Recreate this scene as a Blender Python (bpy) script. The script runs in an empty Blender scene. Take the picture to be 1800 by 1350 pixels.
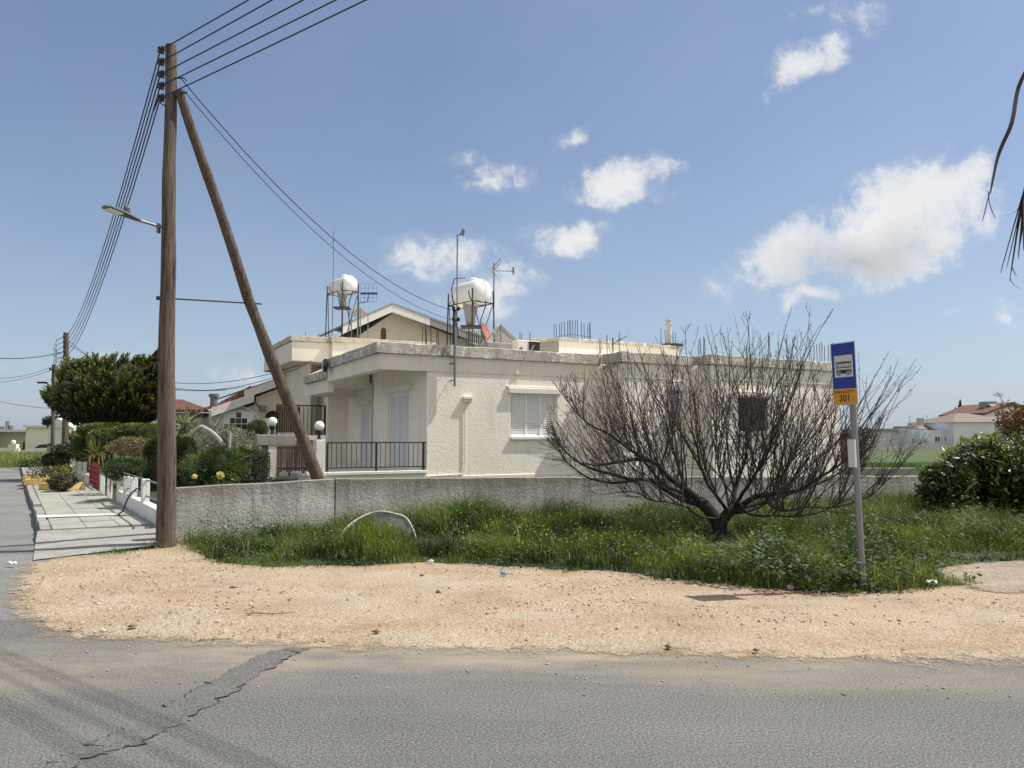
import bpy, bmesh, math, random
import numpy as np
from mathutils import Vector, Matrix, noise as mn
random.seed(7); rng=np.random.default_rng(7)
R=math.radians; PI=math.pi
C=bpy.context.scene.collection
f=1352.; pit=math.atan(95/f); H=1.6
# ---------------------------------------------------------------- geometry of the view (where the rays of the survey photo meet the place)
def ray(px,py):
    u=(px-900)/f; v=(675-py)/f
    return (u,math.cos(pit)-v*math.sin(pit),math.sin(pit)+v*math.cos(pit))
def P(px,py,Y):
    a=ray(px,py); t=Y/a[1]; return Vector((a[0]*t,Y,H+a[2]*t))
def G(px,py,z=0.):
    a=ray(px,py); t=(z-H)/a[2]; return Vector((a[0]*t,a[1]*t,z))
def onpl(px,py,P0,n):
    a=ray(px,py); t=(P0[0]*n[0]+P0[1]*n[1])/(a[0]*n[0]+a[1]*n[1]); return Vector((a[0]*t,a[1]*t,H+a[2]*t))
def lerp(a,b,t): return a+(b-a)*t
class Frame:
    def __init__(s,A,deg):
        s.A=Vector((A[0],A[1],0)); s.deg=deg; th=R(deg); s.T=Vector((math.cos(th),math.sin(th),0)); s.U=Vector((-math.sin(th),math.cos(th),0))
    def loc(s,w):
        w=Vector(w)-s.A; return Vector((w.dot(s.T),w.dot(s.U),w.z))
    def Y(s,px,py,y=0.): q=s.A+s.U*y; return s.loc(onpl(px,py,q,s.U))
    def X(s,px,py,x=0.): q=s.A+s.T*x; return s.loc(onpl(px,py,q,s.T))
HF=Frame((-2.188,19.837),28)
# ---------------------------------------------------------------- mesh builder
class MB:
    def __init__(s): s.v=[]; s.f=[]
    def add(s,vs,fs):
        o=len(s.v); s.v+= [tuple(v) for v in vs]; s.f+=[tuple(i+o for i in q) for q in fs]; return s
    def box(s,x0,x1,y0,y1,z0,z1):
        return s.add([(x0,y0,z0),(x1,y0,z0),(x1,y1,z0),(x0,y1,z0),(x0,y0,z1),(x1,y0,z1),(x1,y1,z1),(x0,y1,z1)],
          [(0,3,2,1),(4,5,6,7),(0,1,5,4),(1,2,6,5),(2,3,7,6),(3,0,4,7)])
    def cbox(s,x0,x1,y0,y1,z0,z1,b=.01):      # box with chamfered edges
        bm=bmesh.new(); r=bmesh.ops.create_cube(bm,size=1.)
        for v in bm.verts: v.co=Vector(((x0+x1)/2+v.co.x*(x1-x0),(y0+y1)/2+v.co.y*(y1-y0),(z0+z1)/2+v.co.z*(z1-z0)))
        bmesh.ops.bevel(bm,geom=bm.edges[:],offset=b,segments=1,affect='EDGES')
        bm.verts.index_update(); s.add([v.co[:] for v in bm.verts],[[v.index for v in q.verts] for q in bm.faces]); bm.free(); return s
    def obox(s,c,ax,ay,az,hx,hy,hz):
        vs=[]; c=Vector(c)
        for dz in (-1,1):
            for dx,dy in ((-1,-1),(1,-1),(1,1),(-1,1)): vs.append(c+ax*hx*dx+ay*hy*dy+az*hz*dz)
        return s.add(vs,[(0,3,2,1),(4,5,6,7),(0,1,5,4),(1,2,6,5),(2,3,7,6),(3,0,4,7)])
    def tube(s,pts,rad,n=8,cap=True):
        pts=[Vector(p) for p in pts]; m=len(pts)
        if not hasattr(rad,'__len__'): rad=[rad]*m
        vs=[]; ref=None
        for i,p in enumerate(pts):
            d=(pts[min(i+1,m-1)]-pts[max(i-1,0)]).normalized()
            if ref is None: ref=Vector((0,0,1)) if abs(d.z)<.9 else Vector((1,0,0))
            a=(ref-d*ref.dot(d)).normalized(); b=d.cross(a); ref=a
            for k in range(n):
                t=2*PI*k/n; vs.append(p+(a*math.cos(t)+b*math.sin(t))*rad[i])
        fs=[(i*n+k,i*n+(k+1)%n,(i+1)*n+(k+1)%n,(i+1)*n+k) for i in range(m-1) for k in range(n)]
        if cap and n>2: fs+=[tuple(range(n-1,-1,-1)),tuple((m-1)*n+k for k in range(n))]
        return s.add(vs,fs)
    def sphere(s,c,r,nu=20,nv=12):
        c=Vector(c); rr=r if hasattr(r,'__len__') else (r,r,r)
        vs=[c+Vector((0,0,-rr[2]))]
        for j in range(1,nv):
            t=-PI/2+PI*j/nv
            for i in range(nu): vs.append(c+Vector((rr[0]*math.cos(t)*math.cos(2*PI*i/nu),rr[1]*math.cos(t)*math.sin(2*PI*i/nu),rr[2]*math.sin(t))))
        vs.append(c+Vector((0,0,rr[2]))); L=len(vs)-1; fs=[]
        for i in range(nu):
            fs.append((0,1+(i+1)%nu,1+i)); fs.append((L,L-nu+i,L-nu+(i+1)%nu))
            for j in range(nv-2): a=1+j*nu; fs.append((a+i,a+(i+1)%nu,a+nu+(i+1)%nu,a+nu+i))
        return s.add(vs,fs)
    def lathe(s,c,ax,prof,n=24):      # prof: (distance along ax, radius)
        c=Vector(c); ax=Vector(ax).normalized(); ref=Vector((0,0,1)) if abs(ax.z)<.9 else Vector((1,0,0))
        a=(ref-ax*ref.dot(ax)).normalized(); b=ax.cross(a); vs=[]; m=len(prof)
        for d,r in prof:
            for k in range(n): t=2*PI*k/n; vs.append(c+ax*d+(a*math.cos(t)+b*math.sin(t))*max(r,1e-4))
        fs=[(i*n+k,i*n+(k+1)%n,(i+1)*n+(k+1)%n,(i+1)*n+k) for i in range(m-1) for k in range(n)]
        fs+=[tuple(range(n-1,-1,-1)),tuple((m-1)*n+k for k in range(n))]
        return s.add(vs,fs)
    def prism(s,pts,ext):             # planar polygon pts (3D) extruded by vector ext
        ext=Vector(ext); n=len(pts); vs=[Vector(p) for p in pts]+[Vector(p)+ext for p in pts]
        return s.add(vs,[tuple(range(n-1,-1,-1)),tuple(range(n,2*n))]+[(i,(i+1)%n,n+(i+1)%n,n+i) for i in range(n)])
    def wall(s,o,a,b,th,W,Hh,holes=()):  # wall in plane o + a*u + b*w (u along, w up) with thickness vector th and holes (u0,u1,w0,w1)
        us=sorted({0,W,*[q for h in holes for q in h[:2]]}); ws=sorted({0,Hh,*[q for h in holes for q in h[2:]]})
        solid=lambda i,j: 0<=i<len(us)-1 and 0<=j<len(ws)-1 and not any(h[0]<=us[i]<h[1] and h[2]<=ws[j]<h[3] for h in holes)
        p=lambda u,w,k: Vector(o)+a*u+b*w+th*k
        for i in range(len(us)-1):
            for j in range(len(ws)-1):
                if not solid(i,j): continue
                u0,u1,w0,w1=us[i],us[i+1],ws[j],ws[j+1]
                s.add([p(u0,w0,0),p(u1,w0,0),p(u1,w1,0),p(u0,w1,0)],[(0,1,2,3)]); s.add([p(u0,w0,1),p(u1,w0,1),p(u1,w1,1),p(u0,w1,1)],[(3,2,1,0)])
                for di,dj,e in ((-1,0,((u0,w0),(u0,w1))),(1,0,((u1,w0),(u1,w1))),(0,-1,((u0,w0),(u1,w0))),(0,1,((u0,w1),(u1,w1)))):
                    if not solid(i+di,j+dj): (q,r_)=e; s.add([p(*q,0),p(*r_,0),p(*r_,1),p(*q,1)],[(0,1,2,3)])
        return s
X3,Y3,Z3=Vector((1,0,0)),Vector((0,1,0)),Vector((0,0,1))
def obj(name,mb,mat,parent=None,smooth=False,world=False):
    me=bpy.data.meshes.new(name); vs=mb.v
    if world and parent is not None:
        r=parent
        while r.parent: r=r.parent
        l=r.location; vs=[(v[0]-l.x,v[1]-l.y,v[2]-l.z) for v in vs]
    me.from_pydata(vs,[],mb.f); me.validate(); me.update()
    bm=bmesh.new(); bm.from_mesh(me); bmesh.ops.recalc_face_normals(bm,faces=bm.faces); bm.to_mesh(me); bm.free()
    if smooth:
        for p in me.polygons: p.use_smooth=True
        if hasattr(me,'set_sharp_from_angle'): me.set_sharp_from_angle(angle=R(40))
    me.materials.append(mat); o=bpy.data.objects.new(name,me); C.objects.link(o)
    if parent is not None: o.parent=parent
    return o
def tag(o,label=None,cat=None,group=None,kind=None):
    if label: o['label']=label
    if cat: o['category']=cat
    if group: o['group']=group
    if kind: o['kind']=kind
    return o
def thing(name,label,cat,loc=(0,0,0),rz=0,group=None):
    o=bpy.data.objects.new(name,None); C.objects.link(o); o.location=loc; o.rotation_euler=(0,0,rz); o.empty_display_size=.2
    return tag(o,label,cat,group)
def tri_mesh(name,V,F,col,mat,parent=None,uvsel=None):   # V (n,3) F (m,3) col (n,3)
    me=bpy.data.meshes.new(name); n,m=len(V),len(F)
    me.vertices.add(n); me.vertices.foreach_set('co',np.asarray(V,np.float32).ravel())
    me.loops.add(m*3); me.loops.foreach_set('vertex_index',np.asarray(F,np.int32).ravel())
    me.polygons.add(m); me.polygons.foreach_set('loop_start',np.arange(0,m*3,3,dtype=np.int32))
    me.update(calc_edges=True)
    if col is not None:
        a=me.color_attributes.new('Col','FLOAT_COLOR','POINT'); c=np.ones((n,4),np.float32); c[:,:3]=col; a.data.foreach_set('color',c.ravel())
    me.materials.append(mat); o=bpy.data.objects.new(name,me); C.objects.link(o)
    if parent is not None: o.parent=parent
    return o
# ---------------------------------------------------------------- materials
def newmat(name):
    m=bpy.data.materials.new(name); m.use_nodes=True; nt=m.node_tree; b=nt.nodes['Principled BSDF']; b.inputs['Roughness'].default_value=.8
    return m,nt,b
def N(nt,t,**k):
    n=nt.nodes.new(t)
    for a,v in k.items():
        if a in n.inputs: n.inputs[a].default_value=v
        else: setattr(n,a,v)
    return n
def noise(nt,co,scale,detail=4,rough=.55,dist=0.):
    n=N(nt,'ShaderNodeTexNoise'); n.inputs['Scale'].default_value=scale; n.inputs['Detail'].default_value=detail; n.inputs['Roughness'].default_value=rough; n.inputs['Distortion'].default_value=dist
    nt.links.new(co,n.inputs['Vector']); return n.outputs['Fac']
def ramp(nt,fac,stops):
    r=N(nt,'ShaderNodeValToRGB'); el=r.color_ramp.elements
    while len(el)<len(stops): el.new(.5)
    for e,(p,c) in zip(el,stops): e.position=p; e.color=(*c,1) if hasattr(c,'__len__') else (c,c,c,1)
    nt.links.new(fac,r.inputs['Fac']); return r.outputs['Color']
def mix(nt,fac,a,b,mode='MIX'):
    m=N(nt,'ShaderNodeMix',data_type='RGBA',blend_type=mode)
    for s,v in ((0,fac),(6,a),(7,b)):
        if hasattr(v,'is_linked') or hasattr(v,'links'): nt.links.new(v,m.inputs[s])
        elif s==0: m.inputs[0].default_value=v
        else: m.inputs[s].default_value=(*v,1) if hasattr(v,'__len__') else (v,v,v,1)
    return m.outputs[2]
def math_(nt,op,a,b=0.,clamp=False):
    m=N(nt,'ShaderNodeMath',operation=op,use_clamp=clamp)
    for i,v in enumerate((a,b)):
        if hasattr(v,'links'): nt.links.new(v,m.inputs[i])
        else: m.inputs[i].default_value=v
    return m.outputs[0]
def coords(nt,kind='Object',scale=None):
    t=N(nt,'ShaderNodeTexCoord').outputs[kind]
    if scale:
        m=N(nt,'ShaderNodeMapping'); m.inputs['Scale'].default_value=scale; nt.links.new(t,m.inputs['Vector']); return m.outputs[0]
    return t
def wpos(nt,scale=None):
    t=N(nt,'ShaderNodeNewGeometry').outputs['Position']
    if scale:
        m=N(nt,'ShaderNodeMapping'); m.inputs['Scale'].default_value=scale; nt.links.new(t,m.inputs['Vector']); return m.outputs[0]
    return t
def bump(nt,b,h,strength,dist=.01):
    n=N(nt,'ShaderNodeBump'); n.inputs['Strength'].default_value=strength; n.inputs['Distance'].default_value=dist
    nt.links.new(h,n.inputs['Height']); nt.links.new(n.outputs[0],b.inputs['Normal']); return n
def stucco(name,col,var=.06,bs=60,bstr=.5,bd=.01,dirt=.25,dirtcol=(.25,.22,.17),streak=True,rough=.85):
    m,nt,b=newmat(name); co=wpos(nt)
    big=noise(nt,co,.7,5,.6); c=mix(nt,ramp(nt,big,[(.3,0),(.7,1)]),[q*(1-var) for q in col],[min(.95,q*(1+var*.6)) for q in col]); md=noise(nt,co,5,6,.65); c=mix(nt,ramp(nt,md,[(.5,0),(.75,.35)]),c,[q*.86 for q in col])
    if streak:
        s=noise(nt,wpos(nt,(3.,3.,.35)),1.5,6,.65); k=ramp(nt,s,[(.52,0),(.8,1)]); k=math_(nt,'MULTIPLY',k,dirt)
        c=mix(nt,k,c,dirtcol)
    fine=noise(nt,co,bs*2.2,2,.5); c=mix(nt,math_(nt,'MULTIPLY',fine,.12),c,[q*.6 for q in col])
    nt.links.new(c,b.inputs['Base Color']); b.inputs['Roughness'].default_value=rough
    h=noise(nt,co,bs,4,.6); bump(nt,b,h,bstr,bd); return m
def concrete(name,lo,hi,scale=1.5,patch=None,pt=.55,bstr=.6,bs=45,bd=.01,vert=True):
    m,nt,b=newmat(name); co=wpos(nt); s=noise(nt,wpos(nt,(2,2,.6)) if vert else co,scale,8,.68)
    c=ramp(nt,s,[(.3,lo),(.7,hi)])
    if patch:
        p=noise(nt,co,scale*2.3,7,.7); c=mix(nt,ramp(nt,p,[(pt,0),(pt+.07,1)]),c,patch)
    fi=noise(nt,co,110,2,.6); c=mix(nt,ramp(nt,fi,[(.35,.35),(.6,0)]),c,[q*.45 for q in lo])
    nt.links.new(c,b.inputs['Base Color']); b.inputs['Roughness'].default_value=.92
    h=noise(nt,co,bs,6,.7); bump(nt,b,h,bstr,bd); return m
def plain(name,col,rough=.5,metal=0.,var=.08,sc=8.):
    m,nt,b=newmat(name); s=noise(nt,wpos(nt),sc,5,.6)
    c=mix(nt,s,[q*(1-var*1.6) for q in col],[min(1,q*(1+var)) for q in col]); nt.links.new(c,b.inputs['Base Color'])
    b.inputs['Roughness'].default_value=rough; b.inputs['Metallic'].default_value=metal; return m
def woodmat(name,lo,hi,sc=(14,14,.7)):
    m,nt,b=newmat(name); s=noise(nt,wpos(nt,sc),2.2,8,.7,.4); c=ramp(nt,s,[(.36,lo),(.5,[(a+c_)/2 for a,c_ in zip(lo,hi)]),(.64,hi)])
    big=noise(nt,wpos(nt,(1,1,.5)),1.6,4,.6); c=mix(nt,ramp(nt,big,[(.4,0),(.75,.6)]),c,(.16,.125,.10))
    crack=noise(nt,wpos(nt,(34,34,.9)),1.6,4,.8,.2); c=mix(nt,ramp(nt,crack,[(.3,1),(.42,0)]),c,(.012,.009,.007))
    kn=N(nt,'ShaderNodeTexVoronoi'); kn.inputs['Scale'].default_value=2.6; nt.links.new(wpos(nt,(1,1,.55)),kn.inputs['Vector'])
    c=mix(nt,ramp(nt,kn.outputs['Distance'],[(.07,.9),(.12,0)]),c,(.015,.01,.007))
    nt.links.new(c,b.inputs['Base Color']); b.inputs['Roughness'].default_value=.9; bump(nt,b,math_(nt,'ADD',s,ramp(nt,crack,[(.3,0),(.45,1)])),.9,.02); return m
def leafmat(name,trans=.35,rough=.5):
    m,nt,b=newmat(name); a=N(nt,'ShaderNodeAttribute',attribute_name='Col'); nt.links.new(a.outputs['Color'],b.inputs['Base Color']); b.inputs['Roughness'].default_value=rough
    t=N(nt,'ShaderNodeBsdfTranslucent'); tc=mix(nt,1.,a.outputs['Color'],(1.3,1.25,.5),'MULTIPLY'); nt.links.new(tc,t.inputs['Color'])
    mx=N(nt,'ShaderNodeMixShader'); mx.inputs[0].default_value=trans; nt.links.new(b.outputs[0],mx.inputs[1]); nt.links.new(t.outputs[0],mx.inputs[2])
    nt.links.new(mx.outputs[0],nt.nodes['Material Output'].inputs['Surface']); return m
M={}
M['cream']=stucco('cream_stucco',(.90,.845,.73),bs=17,bstr=.5,bd=.02,var=.09,dirt=.4,dirtcol=(.52,.47,.37))
M['cream_smooth']=stucco('cream_paint',(.85,.79,.665),bs=90,bstr=.15,bd=.004,var=.08,dirt=.45,dirtcol=(.5,.45,.34))
M['roofedge']=concrete('weathered_parapet',(.36,.33,.27),(.70,.66,.57),1.6,(.84,.82,.77),.54,1.,14,.04)
M['sill']=stucco('sill_paint',(.78,.76,.7),bs=90,bstr=.1,bd=.003,dirt=.2)
M['white']=plain('white_paint',(.82,.82,.82),.45,0,.03); M['shutter']=plain('white_shutter',(.82,.80,.78),.4,0,.03)
GW=concrete('rough_grey_render',(.35,.335,.30),(.80,.78,.73),1.3,(.24,.23,.19),.63,1.,18,.045)
nt=GW.node_tree; b=nt.nodes['Principled BSDF']; lk=b.inputs['Base Color'].links[0].from_socket; sx=N(nt,'ShaderNodeSeparateXYZ'); nt.links.new(wpos(nt),sx.inputs[0]); tz=ramp(nt,math_(nt,'SUBTRACT',sx.outputs[2],math_(nt,'MULTIPLY',noise(nt,wpos(nt,(7,7,1)),1.2,6,.7),.75)),[(.18,0),(.5,.75)]); cs=mix(nt,tz,lk,(.19,.17,.135)); st_=noise(nt,wpos(nt,(9,9,.5)),1.,6,.7); cs=mix(nt,ramp(nt,st_,[(.54,0),(.66,.5)]),cs,(.15,.145,.12)); nt.links.new(cs,b.inputs['Base Color']); M['garden_wall']=GW
M['concrete']=concrete('grey_concrete',(.24,.23,.205),(.40,.385,.345),1.5,None,.5,.5,40,.01)
M['pave']=concrete('sidewalk_concrete',(.29,.285,.24),(.40,.39,.33),1.2,(.25,.245,.21),.6,.4,50,.008,False)
M['iron']=plain('dark_iron',(.035,.032,.032),.5,.4); M['rust']=plain('rusty_steel',(.06,.04,.035),.8,.2,.3)
M['bar_brown']=plain('brown_paint',(.055,.035,.025),.5); M['brown_slat']=plain('brown_slats',(.10,.06,.03),.6,0,.35,14)
M['wood']=woodmat('weathered_pole_wood',(.018,.013,.010),(.20,.145,.11),(26,26,.9)); M['bark']=plain('bark',(.034,.024,.021),.9,0,.5,30)
M['twig']=plain('twig_bark',(.066,.044,.041),.75,0,.45,12)
M['cable']=plain('cable_black',(.012,.012,.015),.6); M['porcelain']=plain('dark_porcelain',(.03,.016,.012),.3)
M['galv']=plain('galvanised_steel',(.22,.23,.235),.55,.35,.15); M['lampgrey']=plain('lamp_grey',(.11,.125,.12),.5,.1); M['lens']=plain('lamp_lens',(.75,.75,.72),.2)
M['glass']=plain('dark_glass',(.02,.024,.028),.08); M['globe']=plain('white_globe',(.86,.86,.84),.25,0,.02)
M['tank']=plain('white_tank',(.84,.84,.82),.35,0,.04,3); M['tankgrey']=plain('grey_cylinder',(.36,.37,.37),.45,.2)
M['panel']=plain('panel_back',(.30,.30,.28),.5,.3,.2); M['dish']=plain('rusty_orange_dish',(.42,.16,.10),.8,0,.5,14)
M['blue']=plain('sign_blue',(.008,.03,.27),.35,0,.03); M['orange']=plain('sign_orange',(.62,.27,.01),.4,0,.04); M['signwhite']=plain('sign_white',(.55,.56,.56),.4,0,.04); M['black']=plain('sign_black',(.012,.012,.014),.5)
M['signgrey']=plain('sign_back',(.4,.42,.43),.4,.4); M['antblue']=plain('antenna_blue',(.02,.05,.22),.5)
M['red']=plain('red_paint',(.19,.016,.013),.5,0,.2); M['pillar']=stucco('white_render',(.74,.75,.74),bs=30,bstr=.8,bd=.02,dirt=.5,dirtcol=(.35,.34,.31))
M['planter']=plain('yellow_block',(.62,.42,.15),.8,0,.12); M['pot']=plain('terracotta',(.2,.06,.035),.8)
M['far_white']=stucco('far_white',(.66,.7,.72),bs=10,bstr=.1,bd=.01,dirt=.1); M['far_cream']=stucco('far_cream',(.78,.72,.6),bs=10,bstr=.1,bd=.01,dirt=.1)
M['nb_wall']=stucco('neighbour_wall',(.66,.6,.48),bs=40,bstr=.3,bd=.01,dirt=.3,dirtcol=(.4,.34,.26)); M['fascia']=stucco('white_fascia',(.72,.72,.68),bs=40,bstr=.1,bd=.005,dirt=.3)
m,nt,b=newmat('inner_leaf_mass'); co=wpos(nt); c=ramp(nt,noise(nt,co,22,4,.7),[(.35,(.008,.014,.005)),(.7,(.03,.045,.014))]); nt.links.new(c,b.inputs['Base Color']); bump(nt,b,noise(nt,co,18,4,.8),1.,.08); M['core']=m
M['palm']=plain('dry_palm',(.05,.035,.02),.8,0,.5,6); M['straw']=plain('straw',(.22,.16,.09),.9)
def tilemat(name,lo,hi,s=(1,1,1),sc=18.):
    m,nt,b=newmat(name); co=wpos(nt); w=N(nt,'ShaderNodeTexWave'); w.inputs['Scale'].default_value=sc/10; w.inputs['Distortion'].default_value=.3; nt.links.new(wpos(nt,s),w.inputs['Vector'])
    n=noise(nt,co,3,5,.6); c=ramp(nt,n,[(.3,lo),(.7,hi)]); c=mix(nt,math_(nt,'MULTIPLY',w.outputs['Fac'],.4),c,[q*.5 for q in lo]); nt.links.new(c,b.inputs['Base Color']); bump(nt,b,w.outputs['Fac'],.8,.04); return m
M['tile']=tilemat('clay_tile',(.15,.06,.042),(.27,.13,.09)); M['tile_tan']=tilemat('tan_tile',(.20,.145,.115),(.29,.215,.175),(1,1,1),12)
for k,(t,r_) in dict(grass=(.4,.45),leaf=(.25,.4),conifer=(.12,.6),dryleaf=(.2,.8),matteleaf=(.3,.75)).items(): M[k]=leafmat(k+'_blades',t,r_)
# ---------------------------------------------------------------- foliage helpers
def leaves(name,cen,size,aspect,col,mat,parent=None,up=0.3,nrm=None,tipdir=None,fold=.0,flat=0.):
    n=len(cen); cen=np.asarray(cen,float)
    d=rng.normal(size=(n,3)); d/=np.linalg.norm(d,axis=1)[:,None]
    if tipdir is not None: d=d*(1-up)+tipdir*up*1.6
    else: d[:,2]+=up
    d/=np.linalg.norm(d,axis=1)[:,None]
    q=rng.normal(size=(n,3))
    if flat: d[:,2]*=(1-flat); d/=np.linalg.norm(d,axis=1)[:,None]; q=q*(1-flat)*.6+np.array([0,0,1.])
    s=np.cross(d,q); s/=np.linalg.norm(s,axis=1)[:,None]; nn=np.cross(d,s)
    L=np.asarray(size).reshape(-1,1)*np.ones((n,1)); W=L*aspect
    a=cen; b_=cen+d*L*.45+s*W*.5+nn*W*fold; c=cen+d*L; e=cen+d*L*.45-s*W*.5+nn*W*fold
    V=np.stack([a,b_,c,e],1).reshape(-1,3); i=np.arange(n)*4; F=np.concatenate([np.stack([i,i+1,i+2],1),np.stack([i,i+2,i+3],1)])
    return tri_mesh(name,V,F,np.repeat(col,4,0),mat,parent)
def colvar(n,c0,c1,p=1.,jit=.15,t=None):
    if t is None: t=rng.random(n)**p
    c=np.array(c0)*(1-t[:,None])+np.array(c1)*t[:,None]; return np.clip(c*(1+jit*rng.normal(size=(n,1))),.004,1)
def fbm(p,s,o=0.): return np.array([mn.fractal(Vector((x*s+o,y*s,z*s)),.6,2.,4) for x,y,z in p])
def bush(name,label,cat,c,rad,n,ls,c0,c1,mat='leaf',aspect=.45,lump=.25,shape=1.,group=None,up=.3,inner=.55,base=None,flat=0.,kids=True,stem=True,nl=7,core=0.,lf=0.):
    c=np.array(c); rad=np.array(rad); z0=base if base is not None else 0.
    t=thing(name,label,cat,(c[0],c[1],z0),0,group)
    d=rng.normal(size=(n,3)); d/=np.linalg.norm(d,axis=1)[:,None]
    lump_d=rng.normal(size=(nl*3,3)); lump_d/=np.linalg.norm(lump_d,axis=1)[:,None]
    k=np.max(np.clip((d@lump_d.T-.72)/.28,0,1),axis=1)
    r=inner+(1-inner)*rng.random(n)**.5; sc=(1-lump+lump*1.3*k)
    dd=d.copy()
    if shape!=1.: dd=np.sign(d)*np.abs(d)**shape; 
    p=dd*rad*(r*sc)[:,None]
    gap=fbm(p*1.0,1.6/ max(.4,min(rad)),c[0]); keep=gap>-.33; p=p[keep]; d=d[keep]
    if flat: p[:,2]=np.minimum(p[:,2],rad[2]*flat)
    m=len(p); hue=np.clip(.5+fbm(p,.9/max(.3,min(rad)),c[1]+5)*.8+.25*rng.normal(size=m),0,1)
    p=p+np.array([0,0,c[2]-z0])
    p=p[:,:]; ok=p[:,2]>.01; p=p[ok]; hue=hue[ok]; d=d[ok]; m=len(p)
    fo=leaves('foliage',p,ls*(.6+.8*rng.random(m)),aspect,colvar(m,c0,c1,t=hue),M[mat],t,up=up,tipdir=d if up>.5 else None,fold=.15,flat=lf)
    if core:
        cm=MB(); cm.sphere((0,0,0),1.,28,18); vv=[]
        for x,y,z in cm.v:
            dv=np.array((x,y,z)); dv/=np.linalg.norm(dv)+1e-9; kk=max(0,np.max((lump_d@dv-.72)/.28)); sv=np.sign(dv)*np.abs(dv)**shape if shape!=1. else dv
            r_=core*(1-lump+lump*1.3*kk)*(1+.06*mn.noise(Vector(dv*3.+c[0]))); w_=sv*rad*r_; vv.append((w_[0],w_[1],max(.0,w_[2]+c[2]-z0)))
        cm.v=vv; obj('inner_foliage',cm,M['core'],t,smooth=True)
    if stem:
        mb=MB()
        for i in range(5):
            a=2*PI*i/5+.4; mb.tube([(0.04*math.cos(a),0.04*math.sin(a),0),(rad[0]*.25*math.cos(a),rad[1]*.25*math.sin(a),(c[2]-z0)*.6),(rad[0]*.6*math.cos(a),rad[1]*.6*math.sin(a),(c[2]-z0)*1.1)],[.03,.02,.008],5)
        obj('stem',mb,M['bark'],t)
    return t
def pxbush(name,label,cat,px,py,Y,hw,hh,depth,n,ls,c0,c1,**k):
    c=P(px,py,Y); s=Y/f
    return bush(name,label,cat,(c.x,c.y,c.z),(hw*s,depth,hh*s),n,ls,c0,c1,**k)
SKYS=.083; SKYDUST=1.2; CLD=7.6; VEIL=.12; SUNE=4.3; EXPO=.45
# ================================================================ GROUND
def poly_sheet(name,pts,z,mat,kind='structure',grid=None,hfun=None,edge=None,label=None):
    """flat sheet: polygon rasterised to a grid so it can carry an edge distance"""
    pts=[(p[0],p[1]) for p in pts]
    if grid is None:
        mb=MB(); mb.add([(x,y,z) for x,y in pts],[tuple(range(len(pts)))]); o=obj(name,mb,mat)
    else:
        xs=[p[0] for p in pts]; ys=[p[1] for p in pts]; mx=edge or 0
        X=np.arange(min(xs)-mx,max(xs)+mx+grid,grid); Yv=np.arange(min(ys)-mx,max(ys)+mx+grid,grid); gx,gy=np.meshgrid(X,Yv); q=np.stack([gx.ravel(),gy.ravel()],1)
        ins=inside(q,pts); dist=np.where(ins,1,-1)*edist(q,pts)
        nx,ny=len(X),len(Yv); keepv=dist>-mx
        idx=np.arange(nx*ny).reshape(ny,nx); a=idx[:-1,:-1].ravel(); b=idx[:-1,1:].ravel(); c=idx[1:,1:].ravel(); d=idx[1:,:-1].ravel()
        k=keepv[a]&keepv[b]&keepv[c]&keepv[d]; a,b,c,d=a[k],b[k],c[k],d[k]
        F=np.concatenate([np.stack([a,b,c],1),np.stack([a,c,d],1)]); used=np.unique(F); mp=np.full(nx*ny,-1); mp[used]=np.arange(len(used)); F=mp[F]; q=q[used]; dist=dist[used]
        zz=np.full(len(q),z)
        if hfun is not None: zz=zz+hfun(q,dist)
        V=np.concatenate([q,zz[:,None]],1); e=np.clip(dist/(2*mx)+.5,0,1) if mx else np.ones(len(q))
        o=tri_mesh(name,V,F,np.stack([e,e,e],1),mat)
        for p in o.data.polygons: p.use_smooth=True
    return tag(o,label=label,kind=kind)
def inside(q,pts):
    r=np.zeros(len(q),bool); n=len(pts)
    for i in range(n):
        x0,y0=pts[i]; x1,y1=pts[(i+1)%n]
        c=((y0>q[:,1])!=(y1>q[:,1]))
        with np.errstate(divide='ignore',invalid='ignore'): xx=(x1-x0)*(q[:,1]-y0)/(y1-y0+1e-12)+x0
        r^=c&(q[:,0]<xx)
    return r
def edist(q,pts):
    m=np.full(len(q),1e9); n=len(pts)
    for i in range(n):
        a=np.array(pts[i]); b=np.array(pts[(i+1)%n]); ab=b-a; t=np.clip(((q-a)@ab)/(ab@ab+1e-12),0,1); m=np.minimum(m,np.linalg.norm(q-(a+t[:,None]*ab),axis=1))
    return m
SD=Vector((-.544,.839,0)); SN=Vector((.839,.544,0))      # side street direction and its normal (towards the houses)
# asphalt
m,nt,b=newmat('asphalt'); co=wpos(nt)
big=noise(nt,wpos(nt,(.5,1.2,1)),.55,8,.66); c=ramp(nt,big,[(.34,(.112,.11,.104)),(.5,(.145,.142,.132)),(.66,(.175,.17,.155))])
wv=noise(nt,wpos(nt,(.25,3.,1)),.8,4,.6); c=mix(nt,ramp(nt,wv,[(.5,0),(.75,.4)]),c,(.10,.098,.094))
sp=noise(nt,co,72,4,.8); c=mix(nt,ramp(nt,sp,[(.40,.85),(.5,0)]),c,(.035,.035,.035)); c=mix(nt,ramp(nt,sp,[(.54,0),(.66,.9)]),c,(.34,.33,.30))
du=noise(nt,wpos(nt,(.35,1,1)),1.1,8,.72)
gm=N(nt,'ShaderNodeSeparateXYZ'); nt.links.new(co,gm.inputs[0]); dy=math_(nt,'ABSOLUTE',math_(nt,'SUBTRACT',gm.outputs[1],5.75)); near=math_(nt,'SUBTRACT',1.,math_(nt,'MULTIPLY',dy,1.05),True)
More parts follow.
